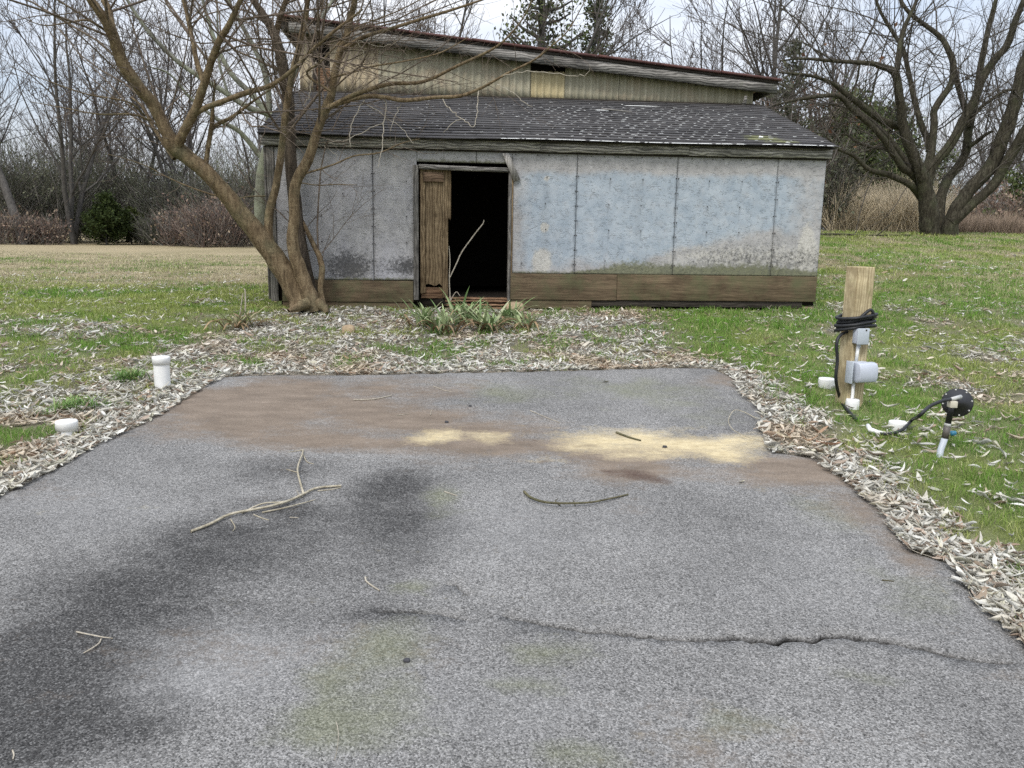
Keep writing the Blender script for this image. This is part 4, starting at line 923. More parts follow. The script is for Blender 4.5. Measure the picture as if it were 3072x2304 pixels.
# ---- bare trees of the far edge: five grown kinds, each standing tree its own copy
def bare_kind(seed, Ht, stems=1, spreadang=.25, kids=(4, 7), lean=.1):
    rng = random.Random(seed); tr = []; tw = []
    for s_ in range(stems):
        out = []; d = Vector((rng.gauss(0, spreadang*(stems > 1)+lean*.5), rng.gauss(0, spreadang*(stems > 1)), 1)); r = Ht*.014*(1 if stems == 1 else .75)
        p = Vector((rng.uniform(-.15, .15)*(stems > 1), rng.uniform(-.15, .15)*(stems > 1), -.1))
        grow(rng, p, d, Ht*rng.uniform(.85, 1), r, 0, out, 9, .07, .03, tip=.15); tr += out
        P, W = out[0]; C = np.array([tuple(q) for q in P])
        for _ in range(int(15/stems**.5)):
            t = rng.uniform(.18, .97)*(len(C)-1); i = int(t); b = Vector(C[i]).lerp(Vector(C[i+1]), t-i); dd = Vector(C[i+1]-C[i]).normalized()
            ax = dd.orthogonal(); ax.rotate(Matrix.Rotation(rng.uniform(0, 2*PI), 3, dd)); cd_ = dd.copy(); cd_.rotate(Matrix.Rotation(rng.uniform(.45, .95), 3, ax))
            sub = []; grow(rng, b, cd_, Ht*rng.uniform(.3, .5)*(1.2-.85*t/len(C)), W[i]*.5, 2, sub, 7, .1, .05, kids, (.4, .75), (.3, .75), .2)
            tr.append(sub[0]); tw += sub[1:]
    for b in tw: b[1][:] = [max(.0085, x) for x in b[1]]
    return tr, tw
KINDS = [bare_kind(1, 11), bare_kind(2, 12.5, lean=.3), bare_kind(3, 10, 3, .22), bare_kind(4, 9, 4, .3), bare_kind(6, 12, 2, .15)]
protos = {}
def bare_tree(kind, x, y, scale, rz, label, group='bare trees along the far edge'):
    e = empty('bare_tree', (x, y, float(H(x, y))), rz); e.scale = (scale,)*3; tag(e, label, 'tree', group)
    if kind not in protos:
        tr, tw = KINDS[kind]; protos[kind] = (branches_mesh('trunk', tr, BARK_BG, e, lambda r: 6 if r > .04 else 4), branches_mesh('crown', tw, TWIG_BG, e, lambda r: 3))
    else:
        for p_ in protos[kind]: c_ = p_.copy(); COL.objects.link(c_); c_.parent = e
    return e
def xat(px, Y_): return float(at(px, 736, Y_)[0])
ORD = ['first', 'second', 'third', 'fourth', 'fifth', 'sixth', 'seventh', 'eighth', 'ninth', 'tenth', 'eleventh', 'twelfth', 'thirteenth', 'fourteenth', 'fifteenth', 'sixteenth']
rng = random.Random(21)
far = [(-60, 38), (75, 34), (150, 44), (225, 36), (310, 47), (390, 42), (470, 50), (545, 40), (620, 46), (700, 38), (800, 48)]
for k, (px, Y_) in enumerate(far):
    bare_tree([0, 1, 3, 2, 0, 4, 3, 2, 1, 4, 0][k], xat(px, Y_), Y_, rng.uniform(.9, 1.25) if k not in (4, 6, 8) else .9, rng.uniform(0, 6.28), 'leafless grey tree beyond the left lawn, %s from the left edge' % ORD[k])
mid = [(960, 30, 3), (1130, 34, 4), (1300, 36, 0), (1480, 30, 1), (1980, 27, 3), (2130, 33, 2), (2250, 29, 0), (2380, 27, 4), (2500, 31, 2)]
for k, (px, Y_, kd) in enumerate(mid):
    bare_tree(kd, xat(px, Y_), Y_, rng.uniform(.85, 1.1) if px < 1900 else rng.uniform(.75, .95), rng.uniform(0, 6.28), 'leafless tree rising behind the shed roof, %s from the left' % ORD[k], 'bare trees behind the shed')
rgt = [(2640, 40, 0), (2760, 46, 3), (2890, 42, 1), (2990, 38, 2), (3130, 36, 4)]
for k, (px, Y_, kd) in enumerate(rgt):
    bare_tree(kd, xat(px, Y_), Y_, rng.uniform(.6, .8), rng.uniform(0, 6.28), 'small leafless tree far behind the spreading tree, %s from the shed' % ORD[k], 'far bare trees on the right')

# ---- leaf cards and needles
def rand_unit(rs, n):
    v = rs.normal(size=(n, 3)); return v/np.linalg.norm(v, axis=1, keepdims=True)
def leaf_cards(rs, P, size, up=.3):
    n = len(P); a = rand_unit(rs, n); a[:, 2] += up; a /= np.linalg.norm(a, axis=1, keepdims=True); b = np.cross(a, rand_unit(rs, n)); b /= np.linalg.norm(b, axis=1, keepdims=True)+1e-9
    s_ = size*rs.uniform(.5, 1.3, (n, 1)); w_ = s_*.28
    V = np.stack([P, P+a*s_*.5+b*w_, P+a*s_, P+a*s_*.5-b*w_], 1).reshape(-1, 3)
    return V, np.arange(n*4).reshape(-1, 4)
def needles(rs, P, D, L, r):                        # thin bent three-sided stalks
    n = len(P); a = np.cross(D, np.array([.3, .2, 1.])); a /= np.linalg.norm(a, axis=1, keepdims=True)+1e-9; b = np.cross(D, a)
    mid = P+D*(L[:, None]*.55); tip = P+D*L[:, None]+rs.normal(0, .12, (n, 3))*L[:, None]
    V = [];
    for k in range(3): ang = k*2*PI/3; o_ = (math.cos(ang)*a+math.sin(ang)*b)*r[:, None]; V.append(P+o_)
    for k in range(3): ang = k*2*PI/3; o_ = (math.cos(ang)*a+math.sin(ang)*b)*r[:, None]*.7; V.append(mid+o_)
    V.append(tip); V = np.stack(V, 1).reshape(-1, 3); i = np.arange(n)*7
    q = np.concatenate([np.stack([i+k, i+(k+1) % 3, i+3+(k+1) % 3, i+3+k], 1) for k in range(3)]); t = np.concatenate([np.stack([i+3+k, i+3+(k+1) % 3, i+6], 1) for k in range(3)])
    return V, q, t
def tint_for(rs, n, pal, rep, var=.25):
    pal = np.array(pal); c = pal[rs.randint(0, len(pal), n)]*rs.uniform(1-var, 1+var, (n, 1)); return np.repeat(c, rep, axis=0)

def evergreen(name, x, y, h, rad, n, pal, label, seed, conical=True, leaf=.16, group=None, z0=None, bare=.0):
    rs = np.random.RandomState(seed); z = float(H(x, y)) if z0 is None else z0; e = empty(name, (x, y, z)); tag(e, label, 'tree' if h > 3 else 'bush', group)
    rg = random.Random(seed); tr = [([Vector((0, 0, -.1)), Vector((0, 0, h*.5)), Vector((0, 0, h*.95))], [h*.02, h*.012, h*.003])]; P = []
    nb = int(28+h*7)
    for _ in range(nb):                             # boughs carry the foliage, so the outline stays uneven
        t = rg.uniform(.04+bare, .97); L = rad*((1-t)**.75 if conical else math.sin(PI*min(.95, t*.8+.25)))*rg.uniform(.55, 1.25); a = rg.uniform(0, 2*PI)
        d = Vector((math.cos(a), math.sin(a), rg.uniform(.0, .7))); b = Vector((0, 0, h*t)); e1 = b+d*L*.6; e2 = b+d*L+Vector((0, 0, L*.15)); tr.append(([b, e1, e2], [h*.006, h*.004, h*.002]))
        k = int(n/nb*(.5+L/rad)); tt = rs.uniform(.15, 1.05, k)**.7; c0 = np.array(b)+np.outer(tt, np.array(e2)-np.array(b)); sp = .2*rad*(.35+.65*(1-tt))[:, None]
        P.append(c0+rs.normal(size=(k, 3))*sp*np.array([1, 1, .8]))
    P = np.concatenate(P); V, q = leaf_cards(rs, P, leaf, .6)
    branches_mesh('trunk', tr, BARK_BG, e, lambda r: 5)
    mesh('crown', V, q, None, FOLI, e, False, {'tint': tint_for(rs, len(P), pal, 4)})
    return e
CEDAR = [(.08, .11, .038), (.115, .15, .052), (.16, .185, .075), (.065, .085, .036)]
DULL = [(.1, .11, .07), (.13, .135, .085), (.075, .08, .055)]
evergreen('conifer', xat(1612, 30), 30, 12.3, 2.3, 7500, DULL+CEDAR, 'tall thin-crowned conifer standing above the middle of the shed roof', 3, leaf=.15, bare=.2)
evergreen('conifer', xat(1765, 32), 32, 9.2, 1.7, 6000, DULL+CEDAR, 'shorter conifer just right of the tall one behind the roof', 4, leaf=.14, bare=.15)
evergreen('cedar', xat(2340, 24), 24, 5.2, .9, 3600, DULL, 'narrow vine-clad evergreen beside the right end of the roof', 14, False, leaf=.12)
evergreen('cedar', xat(2520, 27), 27, 4.3, 1.7, 15000, CEDAR, 'green cedar behind the right corner of the shed', 5, False, leaf=.13)
evergreen('cedar', xat(2640, 30), 30, 4.4, 1.7, 11000, CEDAR+DULL, 'dark cedar between the shed and the spreading tree', 6, False, leaf=.13)
evergreen('cedar', xat(3110, 29), 29, 4.4, 1.7, 11000, CEDAR, 'dark green cedar at the right edge behind the leaning trunk', 7, leaf=.13)
evergreen('cedar_bush', xat(320, 36), 36, 2.1, 1.15, 9000, [(.04, .06, .014), (.055, .075, .02), (.03, .045, .014)], 'rounded dark green cedar bush at the back of the left lawn', 8, leaf=.12)
evergreen('cedar_bush', xat(395, 37.5), 37.5, 1.6, .8, 2200, [(.07, .08, .02), (.055, .07, .02)], 'small yellower cedar bush touching the rounded one on its right', 18, leaf=.17)

# ---- shrubs of the wood edge: fans of stalks with a few dull leaves
def shrub(x, y, h, rad, n, pal, lpal, label, seed, nl=600, group='shrubs along the wood edge', name='shrub', leaf=.13):
    rs = np.random.RandomState(seed); e = empty(name, (x, y, float(H(x, y)))); tag(e, label, 'shrub', group)
    a = rs.uniform(0, 2*PI, n); rr = rad*np.sqrt(rs.rand(n))*.8; P = np.stack([rr*np.cos(a), rr*np.sin(a)*.6, rs.uniform(-.1, h*.55, n)], 1)
    D = np.stack([rs.normal(0, .45, n)+P[:, 0]/rad*.4, rs.normal(0, .45, n), rs.uniform(.3, 1.2, n)], 1); D /= np.linalg.norm(D, axis=1, keepdims=True)
    L = rs.uniform(.25, .6, n)*h; V, q, t = needles(rs, P, D, L, rs.uniform(.004, .011, n)*(1+h*.12))
    mesh('stalks', V, q, t, DRYG, e, False, {'tint': tint_for(rs, n, pal, 7)})
    if nl:
        i = rs.randint(0, n, nl); Q = P[i]+D[i]*(L[i]*rs.uniform(.2, 1, nl))[:, None]+rs.normal(0, .06, (nl, 3)); V, q = leaf_cards(rs, Q, leaf)
        mesh('foliage', V, q, None, FOLI, e, False, {'tint': tint_for(rs, nl, lpal, 4)})
    return e
GREY = [(.14, .13, .115), (.2, .185, .165), (.11, .1, .09), (.27, .25, .22)]; OLV = [(.14, .15, .095), (.17, .175, .115), (.11, .12, .08)]
REDB = [(.22, .15, .125), (.28, .21, .175), (.17, .12, .1), (.34, .27, .22)]; REDL = [(.28, .2, .15), (.35, .28, .2), (.2, .14, .11)]
sx = [(-40, 36, 4.6, 2.3, 0), (60, 39, 5.2, 2.4, 0), (150, 37, 4.4, 2.0, 0), (235, 40, 4.8, 2.2, 0), (330, 42, 5.2, 2.4, 0), (430, 41, 4.6, 2.2, 0), (510, 39, 3.6, 1.8, 0), (600, 41, 4.8, 2.2, 0), (690, 38, 4.2, 2.0, 0), (780, 40, 5, 2.2, 0),
      (35, 34, 1.6, 1.2, 1), (130, 34.5, 1.4, 1.1, 1), (560, 36, 2.0, 1.5, 1), (640, 35, 2.4, 1.4, 1), (720, 36, 2.6, 1.5, 1), (480, 37, 1.6, 1.2, 2)]
lab0 = 'tall tangled grey-olive thicket behind the left lawn, %s from the left edge'; lab1 = 'low reddish-brown shrub at the foot of the wood, %s from the left edge'
c0 = c1 = 0
for k, (px, Y_, h_, r_, kd) in enumerate(sx):
    if kd == 0: shrub(xat(px, Y_), Y_, h_, r_, 900, GREY+OLV, OLV, lab0 % ORD[c0], 40+k, 1100); c0 += 1
    elif kd == 1: shrub(xat(px, Y_), Y_, h_, r_, 600, REDB+GREY, REDL, lab1 % ORD[c1], 40+k, 500); c1 += 1
    else: shrub(xat(px, Y_), Y_, h_, r_, 900, OLV+GREY, [(.06, .075, .04), (.05, .06, .035)], 'low grey-green broom-like shrub right of the dark cedar bush', 40+k, 300)
sr = [(2480, 23, 3.0, .6, 0), (2600, 29, 2.6, 1.6, 0), (2700, 33, 3.0, 2.0, 0), (2850, 36, 2.2, 2.4, 0), (3000, 30, 2.4, 2.0, 1), (3080, 26, 1.8, 1.5, 1), (2930, 33, 2.2, 2.0, 1)]
for k, (px, Y_, h_, r_, kd) in enumerate(sr):
    shrub(xat(px, Y_), Y_, h_, r_, 330, (GREY+OLV) if kd == 0 else (REDB+GREY), OLV if kd == 0 else REDL, ('thin grey thicket right of the shed, %s from the shed' if kd == 0 else 'russet brush behind the leaning trunk, %s from the shed') % ORD[k], 80+k, 800, 'brush on the right')
shrub(xat(2385, 25.5), 25.5, 6.0, 1.3, 380, REDB+GREY, [(.16, .075, .04), (.2, .1, .05)], 'tall slender sapling thicket with rusty leaves beside the roof end', 95, 420, 'brush on the right', leaf=.16)
# distant wood as one mass
rs = np.random.RandomState(77); n = 26000
wx = rs.uniform(-75, 75, n); wy = rs.uniform(50, 66, n); P = np.stack([wx, wy, H(wx, wy)+rs.rand(n)**1.6*6.5*(.6+.8*fbm(wx, wy, .12, 3))], 1); D = np.stack([rs.normal(0, .4, n), rs.normal(0, .4, n), rs.uniform(.4, 1.2, n)], 1); D /= np.linalg.norm(D, axis=1, keepdims=True)
V, q, t = needles(rs, P, D, rs.uniform(1.0, 3.2, n), rs.uniform(.012, .03, n))
o = mesh('distant_wood', V, q, t, DRYG, None, False, {'tint': tint_for(rs, n, [(.2, .195, .19), (.25, .24, .235), (.17, .17, .155), (.18, .19, .15)], 7)})
tag(o, 'hazy grey mass of leafless wood beyond the near trees', 'woodland', kind='stuff')
# tall dry grass stand at the right, and leaf-strewn rough below it
rs = np.random.RandomState(78); n = 14000
px = np.where(rs.rand(n) < .62, rs.uniform(2480, 2790, n), rs.uniform(2780, 3100, n)); gy_ = rs.uniform(22.4, 27.5, n); gx_ = np.array([xat(a, b) for a, b in zip(px, gy_)])
hh = np.where(px < 2790, 1.35, .6)*(.55+.9*fbm(px*.02, gy_, 1.0, 3, 3.0))*rs.uniform(.35, 1.2, n); P = np.stack([gx_, gy_, H(gx_, gy_)], 1)
D = np.stack([rs.normal(0, .4, n), rs.normal(0, .3, n), np.ones(n)], 1); D /= np.linalg.norm(D, axis=1, keepdims=True); V, q, t = needles(rs, P, D, hh, rs.uniform(.005, .012, n))
pal = np.where((px < 2790)[:, None], np.array([[.66, .56, .39]]), np.array([[.34, .26, .19]]))*rs.uniform(.55, 1.3, (n, 1))
o = mesh('tall_dry_grass', V, q, t, DRYG, None, False, {'tint': np.repeat(pal, 7, axis=0)})
tag(o, 'stand of tall straw-coloured dry grass between the shed and the spreading tree', 'grass', kind='stuff')

# ================================================================== LAWN AND LEAF LITTER
rs = np.random.RandomState(101)
def scatter(n, y0, y1, xpad, pw):                    # points over the visible ground, denser near the camera
    y = y0*(y1/y0)**(rs.rand(n)**pw); half = y*.66+xpad; return rs.uniform(-1, 1, n)*half, y
def outside(x, y, m=.0):
    u, v = shed_uv(x, y); sh_ = (u > UL-.02) & (u < UR+.02) & (v > -.03) & (v < VB)
    d = edge_dist(x, y); ins = in_poly(x, y, DP) & (d > m); return ~sh_ & ~ins
def blade_mesh(name, x, y, h, wd, lean, tint, mat, label, parent=None):
    n = len(x); z = GH(x, y)-.004; P = np.stack([x, y, z], 1); a = rs.uniform(0, 2*PI, n); la = rs.uniform(0, 2*PI, n)
    sv = np.stack([np.cos(a), np.sin(a), 0*a], 1)*wd[:, None]*.5; lv = np.stack([np.cos(la), np.sin(la), 0*a], 1)*(lean*h)[:, None]; up = np.array([0, 0, 1.])
    m1 = P+up*(h*.55)[:, None]+lv*.35; tp = P+up*(h*(1-.3*lean))[:, None]+lv
    V = np.stack([P-sv, P+sv, m1+sv*.75, m1-sv*.75, tp], 1).reshape(-1, 3); i = np.arange(n)*5
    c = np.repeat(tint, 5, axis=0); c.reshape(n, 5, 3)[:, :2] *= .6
    return mesh(name, V, np.stack([i, i+1, i+2, i+3], 1), np.stack([i+3, i+2, i+4], 1), mat, None, False, {'tint': c})
x, y = scatter(800000, 1.9, 26, 2.2, .72)
keep = outside(x, y, .0); x, y = x[keep], y[keep]
g_, d_, l_ = cover(x, y); clump = fbm(x, y, 5.5, 3, 13.0); 
keep = rs.rand(len(x)) < np.clip((g_*1.15+d_*.5)*sstep(.30, .58, clump+.22*g_-.12*l_)*1.1+1.0*sstep(.52, .6, clump)*sstep(.08, .3, edge_dist(x, y))*(l_ > .3), 0, 1); x, y, g_, d_, l_, clump = [a[keep] for a in (x, y, g_, d_, l_, clump)]
n = len(x); far_ = np.clip(y/6, .55, 3.2)
hgt = (.022+.035*sstep(.35, .7, clump))*rs.uniform(.5, 1.5, n)*(1+.12*far_)*(1-.3*d_)
patch = fbm(x, y, .8, 3, 17.0); p2 = fbm(x, y, 3.0, 3, 23.0)
lush = np.array([.16, .32, .045]); oliv = np.array([.34, .41, .1]); yel = np.array([.55, .57, .25]); strw = np.array([.68, .61, .41])
f1 = sstep(.42, .6, patch+(p2-.5)*.5)[:, None]; f2 = (rs.rand(n) < .1+.12*f1[:, 0])[:, None]
tint = (lush*(1-f1)+oliv*f1)*(1-f2)+yel*f2; dm = (rs.rand(n) < np.clip(d_*1.1+.05, 0, .95))[:, None]; tint = np.where(dm, strw*rs.uniform(.6, 1.1, (n, 1)), tint)*rs.uniform(.6, 1.35, (n, 1))
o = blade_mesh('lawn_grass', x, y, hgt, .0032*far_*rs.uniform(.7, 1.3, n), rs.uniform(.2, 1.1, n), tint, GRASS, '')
tag(o, 'short tufted green and straw grass of the lawn', 'grass', kind='stuff')

def leaf_verts(n, L, Wd, curl, fold, seedarr):
    ts = np.linspace(0, 1, 6); ws = np.array([.06, .75, 1.0, .85, .5, .02]); V = np.zeros((n, 6, 3, 3))
    ph = seedarr
    for i, t in enumerate(ts):
        for j, s_ in enumerate((-1, 0, 1)):
            w_ = ws[i]*Wd*.5*s_; x_ = (t-.5)*L; V[:, i, j, 0] = x_; V[:, i, j, 1] = w_*np.maximum(.25, 1-.5*fold)+.2*L*np.sin(t*PI+ph)*curl
            V[:, i, j, 2] = np.abs(w_)*fold*1.1+curl*L*.55*(t-.5)**2*2+.1*L*curl*np.sin(5*t+ph*3)+.15*Wd*np.sin(4*t+ph+s_)
    return V.reshape(n, 18, 3)
LQ = np.array([(3*i+j, 3*i+3+j, 3*i+4+j, 3*i+1+j) for i in range(5) for j in range(2)])
def leaf_tint(n, x, y):
    pal = np.array([(.68, .66, .58), (.6, .57, .49), (.76, .75, .69), (.55, .53, .47), (.5, .41, .33), (.42, .32, .24), (.58, .56, .44), (.34, .27, .2)])
    wgt = np.array([.26, .2, .18, .13, .07, .05, .08, .03]); i = rs.choice(len(pal), n, p=wgt/wgt.sum()); c = pal[i]*rs.uniform(.7, 1.15, (n, 1))
    warm = sstep(.54, .72, fbm(x, y, 1.3, 3, 29.0))[:, None]; return c*(1-warm)+c*np.array([.92, .82, .72])*warm
def leaves_world(x, y, z, L, Wd, curl, fold):
    n = len(x); V = leaf_verts(n, L, Wd, curl, fold, rs.uniform(0, 6, n)); V[:, :, 2] -= V[:, :, 2].min(1, keepdims=True)
    a = rs.uniform(0, 2*PI, n); tl = rs.normal(0, .11, n); tr_ = rs.normal(0, .15, n); ca, sa = np.cos(a)[:, None], np.sin(a)[:, None]
    zz = V[:, :, 2]+V[:, :, 0]*np.tan(tl)[:, None]*.8+V[:, :, 1]*np.tan(tr_)[:, None]*.8; zz -= np.minimum(zz.min(1, keepdims=True), 0)
    X_ = V[:, :, 0]*ca-V[:, :, 1]*sa; Y_ = V[:, :, 0]*sa+V[:, :, 1]*ca
    return np.stack([X_+x[:, None], Y_+y[:, None], zz+z[:, None]+.075*Y_], 2)
x, y = scatter(400000, 1.9, 16, 1.4, .8)
keep = outside(x, y, .035); x, y = x[keep], y[keep]; g_, d_, l_ = cover(x, y); e_d = edge_dist(x, y); cl_ = fbm(x, y, 3.2, 3, 37.0); clump = fbm(x, y, 5.5, 3, 13.0)
dens = np.clip(1.0*sstep(.25, .85, l_)+.12*sstep(.42, .62, cl_)+.035, 0, 1)*(1-.75*sstep(.5, .68, clump)*(e_d > .2))
keep = rs.rand(len(x)) < dens*.6; x, y, e_d, l_ = x[keep], y[keep], e_d[keep], l_[keep]; n = len(x)
L = rs.uniform(.028, .1, n)*np.where(rs.rand(n) < .15, 1.3, 1); Wd = L*rs.uniform(.16, .36, n); z = GH(x, y)+rs.uniform(.0, .014, n)*(.5+l_)+.005; z = np.where(in_poly(x, y, DP), DH(x, y)+.004, z)
VV = leaves_world(x, y, z, L, Wd, rs.uniform(.1, 1.1, n), rs.uniform(.1, 1.4, n)); ct = leaf_tint(n, x, y)
sizepx = L/np.maximum(y, 1.5); order = np.argsort(-sizepx*(np.abs(x) < y*.62+.05)); single = order[:220]; rest = order[220:]
ctr = np.repeat(ct[rest], 18, axis=0); V = VV[rest].reshape(-1, 3); q = (LQ[None]+np.arange(len(rest))[:, None, None]*18).reshape(-1, 4)
o = mesh('leaf_litter', V, q, None, LEAF, None, True, {'tint': ctr}); tag(o, 'pale curled dead leaves strewn over the lawn and in drifts by the asphalt', 'leaves', kind='stuff')
for k in single:
    right = x[k] > 0; c_ = VV[k].mean(0); 
    o = mesh('dead_leaf', VV[k]-c_, LQ, None, LEAF, None, True, {'tint': np.repeat(ct[k:k+1], 18, axis=0)}, loc=tuple(c_))
    tag(o, 'pale curled dead leaf in the near drift along the %s edge of the driveway' % ('right' if right else 'left'), 'leaf', 'dead leaves along the %s driveway edge' % ('right' if right else 'left'))
print('blades, leaves', len(hgt), n)

# a reddish leaf and a few loose ones on the asphalt
def single_leaf(px, py, L, c, label, ang=.3):
    p = on_ground(px, py); V = leaf_verts(1, np.array([L]), np.array([L*.6]), np.array([.4]), np.array([.3]), np.array([1.0]))[0]; V[:, 2] -= V[:, 2].min()
    ca, sa = math.cos(ang), math.sin(ang); V = np.stack([V[:, 0]*ca-V[:, 1]*sa, V[:, 0]*sa+V[:, 1]*ca, V[:, 2]], 1)
    zb = float(DH(p[0], p[1])) if in_poly(np.array([p[0]]), np.array([p[1]]), DP)[0] else float(GH(p[0], p[1]))+.03
    o = mesh('dead_leaf', V, LQ, None, LEAF, None, True, {'tint': np.repeat(np.array([c]), 18, axis=0)}, loc=(p[0], p[1], zb+.004)); tag(o, label, 'leaf')
single_leaf(2482, 1354, .15, (.45, .27, .18), 'large pinkish-brown leaf lying in the pale drift below the post', .2)
single_leaf(2225, 1460, .045, (.6, .56, .42), 'small cream leaf scrap alone on the asphalt right of the sand', .8)
single_leaf(2905, 1775, .13, (.66, .64, .58), 'broad whitish leaf overhanging the right edge of the asphalt', -.5)
single_leaf(1816, 1155, .06, (.3, .29, .2), 'small dark curled leaf on the asphalt near its far edge', .1)

# ---- strap-leaved clumps by the door
def strap_clump(px, py, n, L, label, seed, pal, dryf=.25, wk=1.0):
    r2 = np.random.RandomState(seed); p = on_ground(px, py); e = empty('strap_leaf_plant', tuple(p)); tag(e, label, 'plant', 'strap-leaved plants in front of the door')
    for dry in (False, True):
        m_ = max(3, int(n*dryf)) if dry else n; V = []; q = []; C = []
        for k in range(m_):
            a = r2.uniform(0, 2*PI); l_ = L*1.2*r2.uniform(.6, 1.2); w_ = r2.uniform(.008, .015)*wk; b = np.array([r2.normal(0, .06), r2.normal(0, .05), 0]); out_ = r2.uniform(.25, .9) if not dry else r2.uniform(.7, 1.1)
            d = np.array([math.cos(a), math.sin(a), 0]); s_ = np.array([-d[1], d[0], 0]); nn = 8; dr = r2.uniform(.5, 1.5) if not dry else r2.uniform(1.4, 2.2); bi = len(V)
            c = np.array(pal[r2.randint(len(pal))])*r2.uniform(.75, 1.2) if not dry else np.array([.34, .24, .14])*r2.uniform(.6, 1.2)
            for i in range(nn+1):
                t = i/nn; P = b+d*(l_*out_*t)+np.array([0, 0, max(.004, l_*(1.05*t-dr*.55*t*t))]); ww = w_*(1-t**3)*(.75+.5*min(1, t*4)); fold = np.array([0, 0, ww*.5])
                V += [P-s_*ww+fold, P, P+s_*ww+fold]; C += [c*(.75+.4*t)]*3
            q += [(bi+3*i+j, bi+3*i+1+j, bi+3*i+4+j, bi+3*i+3+j) for i in range(nn) for j in range(2)]
        mesh('dry_leaves' if dry else 'leaves', np.array(V), q, None, STRAP, e, True, {'tint': np.array(C)})
GP = [(.27, .36, .16), (.36, .43, .22), (.44, .47, .28), (.2, .3, .12)]
for k, (px, py, n_, L_, lb) in enumerate([(1262, 985, 34, .34, 'leftmost strap-leaved green clump by the door'), (1330, 1000, 38, .34, 'spreading strap-leaved clump in front of the door leaf'), (1395, 975, 46, .4, 'tallest strap-leaved clump right below the doorway'), (1462, 1000, 38, .34, 'yellowing strap-leaved clump below the right door jamb'), (1520, 975, 34, .34, 'strap-leaved clump growing against the tan stone'), (1575, 990, 26, .3, 'rightmost small strap-leaved clump beside the door')]):
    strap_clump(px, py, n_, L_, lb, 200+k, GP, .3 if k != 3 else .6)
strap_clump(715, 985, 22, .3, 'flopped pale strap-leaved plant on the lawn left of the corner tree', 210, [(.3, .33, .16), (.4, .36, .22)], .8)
# grass tufts on the left verge
for k, (px, py, lb) in enumerate([(235, 1235, 'bright green grass tuft left of the short white pipe'), (385, 1145, 'bright green grass tuft between the two white pipes')]):
    strap_clump(px, py, 170, .13, lb, 220+k, [(.13, .25, .06), (.18, .3, .09), (.24, .32, .12)], .08, .28)

# ---- dry stalks on the left lawn
def stalks(name, lines, mat, label, cat, sides=6, ground0=True):
    brs = []
    for P, W in lines: brs.append((P, W))
    p0 = Vector(lines[0][0][0]); e = empty(name, tuple(p0)); tag(e, label, cat)
    for k, (P, W) in enumerate(brs): branches_mesh('stalk', [([Vector(q)-p0 for q in P], list(W))], mat, e, lambda r: sides)
    return e
yb = float(on_ground(735, 978)[1])
stalks('dry_weed', [limb(lambda a, b: (a, b), [(735, 978, yb, 6), (736, 900, yb, 5), (735, 872, yb, 4), (731, 866, yb, 3)], 1), limb(lambda a, b: (a, b), [(716, 970, yb, 4), (722, 925, yb, 4), (729, 880, yb, 3)], 1), limb(lambda a, b: (a, b), [(765, 975, yb, 4), (768, 955, yb, 3), (774, 945, yb, 2)], 1)], PALESTEM, 'upright straw-coloured dead stalks on the lawn left of the corner tree', 'weed')
yd = 9.70
stalks('sapling', [limb(lambda a, b: (a, b), [(1352, 915, yd, 4), (1349, 870, yd, 4), (1348, 830, yd, 3), (1350, 780, yd, 3), (1347, 738, yd, 2)], 1), limb(lambda a, b: (a, b), [(1350, 832, yd, 3.5), (1370, 790, yd, 3.5), (1382, 762, yd, 4), (1400, 735, yd, 3.5), (1430, 695, yd, 3.5), (1448, 672, yd, 3), (1452, 660, yd, 2)], 1), limb(lambda a, b: (a, b), [(1350, 905, yd, 3), (1368, 876, yd, 2), (1380, 888, yd, 2)], 1)], PALESTEM, 'thin pale leafless sapling curving up across the dark doorway', 'sapling')

# ---- stones
def rock(name, px, py, sx_, sy_, sz_, mat, label, seed, lift=0.0):
    r2 = np.random.RandomState(seed); bm = bmesh.new(); bmesh.ops.create_icosphere(bm, subdivisions=3, radius=1)
    off = r2.uniform(0, 50)
    for v in bm.verts:
        c = v.co; k = 1+.5*(float(fbm(c.x+c.z*.7, c.y+c.z*.3, 1.3, 3, off))-.5)
        c2 = Vector((math.copysign(abs(c.x)**.7, c.x), math.copysign(abs(c.y)**.7, c.y), math.copysign(abs(c.z)**.6, c.z)))
        v.co = Vector((c2.x*sx_*k, c2.y*sy_*k, max(-.3, c2.z)*sz_*k))
    me = bpy.data.meshes.new(name); bm.to_mesh(me); bm.free(); me.materials.append(mat)
    for f_ in me.polygons: f_.use_smooth = True
    p = on_ground(px, py); o = bpy.data.objects.new(name, me); zb = float(DH(p[0], p[1])) if in_poly(np.array([p[0]]), np.array([p[1]]), DP)[0] else float(GH(p[0], p[1]))
    o.location = (p[0], p[1], zb+sz_*.25+lift); link(o); tag(o, label, 'stone'); return o
rock('stone', 1545, 938, .11, .1, .1, STONE, 'rounded tan stone beside the threshold at the right door jamb', 1)
rock('stone', 1045, 1000, .07, .05, .07, STONE, 'small tan stone in the leaf litter left of the door', 2)
rock('pebble', 1221, 2006, .011, .009, .008, DARKSTONE, 'dark pebble alone on the near asphalt', 3)
rock('pebble', 1340, 1276, .012, .01, .01, DARKSTONE, 'dark pebble at the top of the small sand patch', 4)
rock('pebble', 1994, 1352, .014, .01, .01, DARKSTONE, 'dark pebble on the yellow sand', 5)
rock('pebble', 1410, 1228, .01, .01, .008, DARKSTONE, 'tiny dark pebble above the sand on the asphalt', 6)

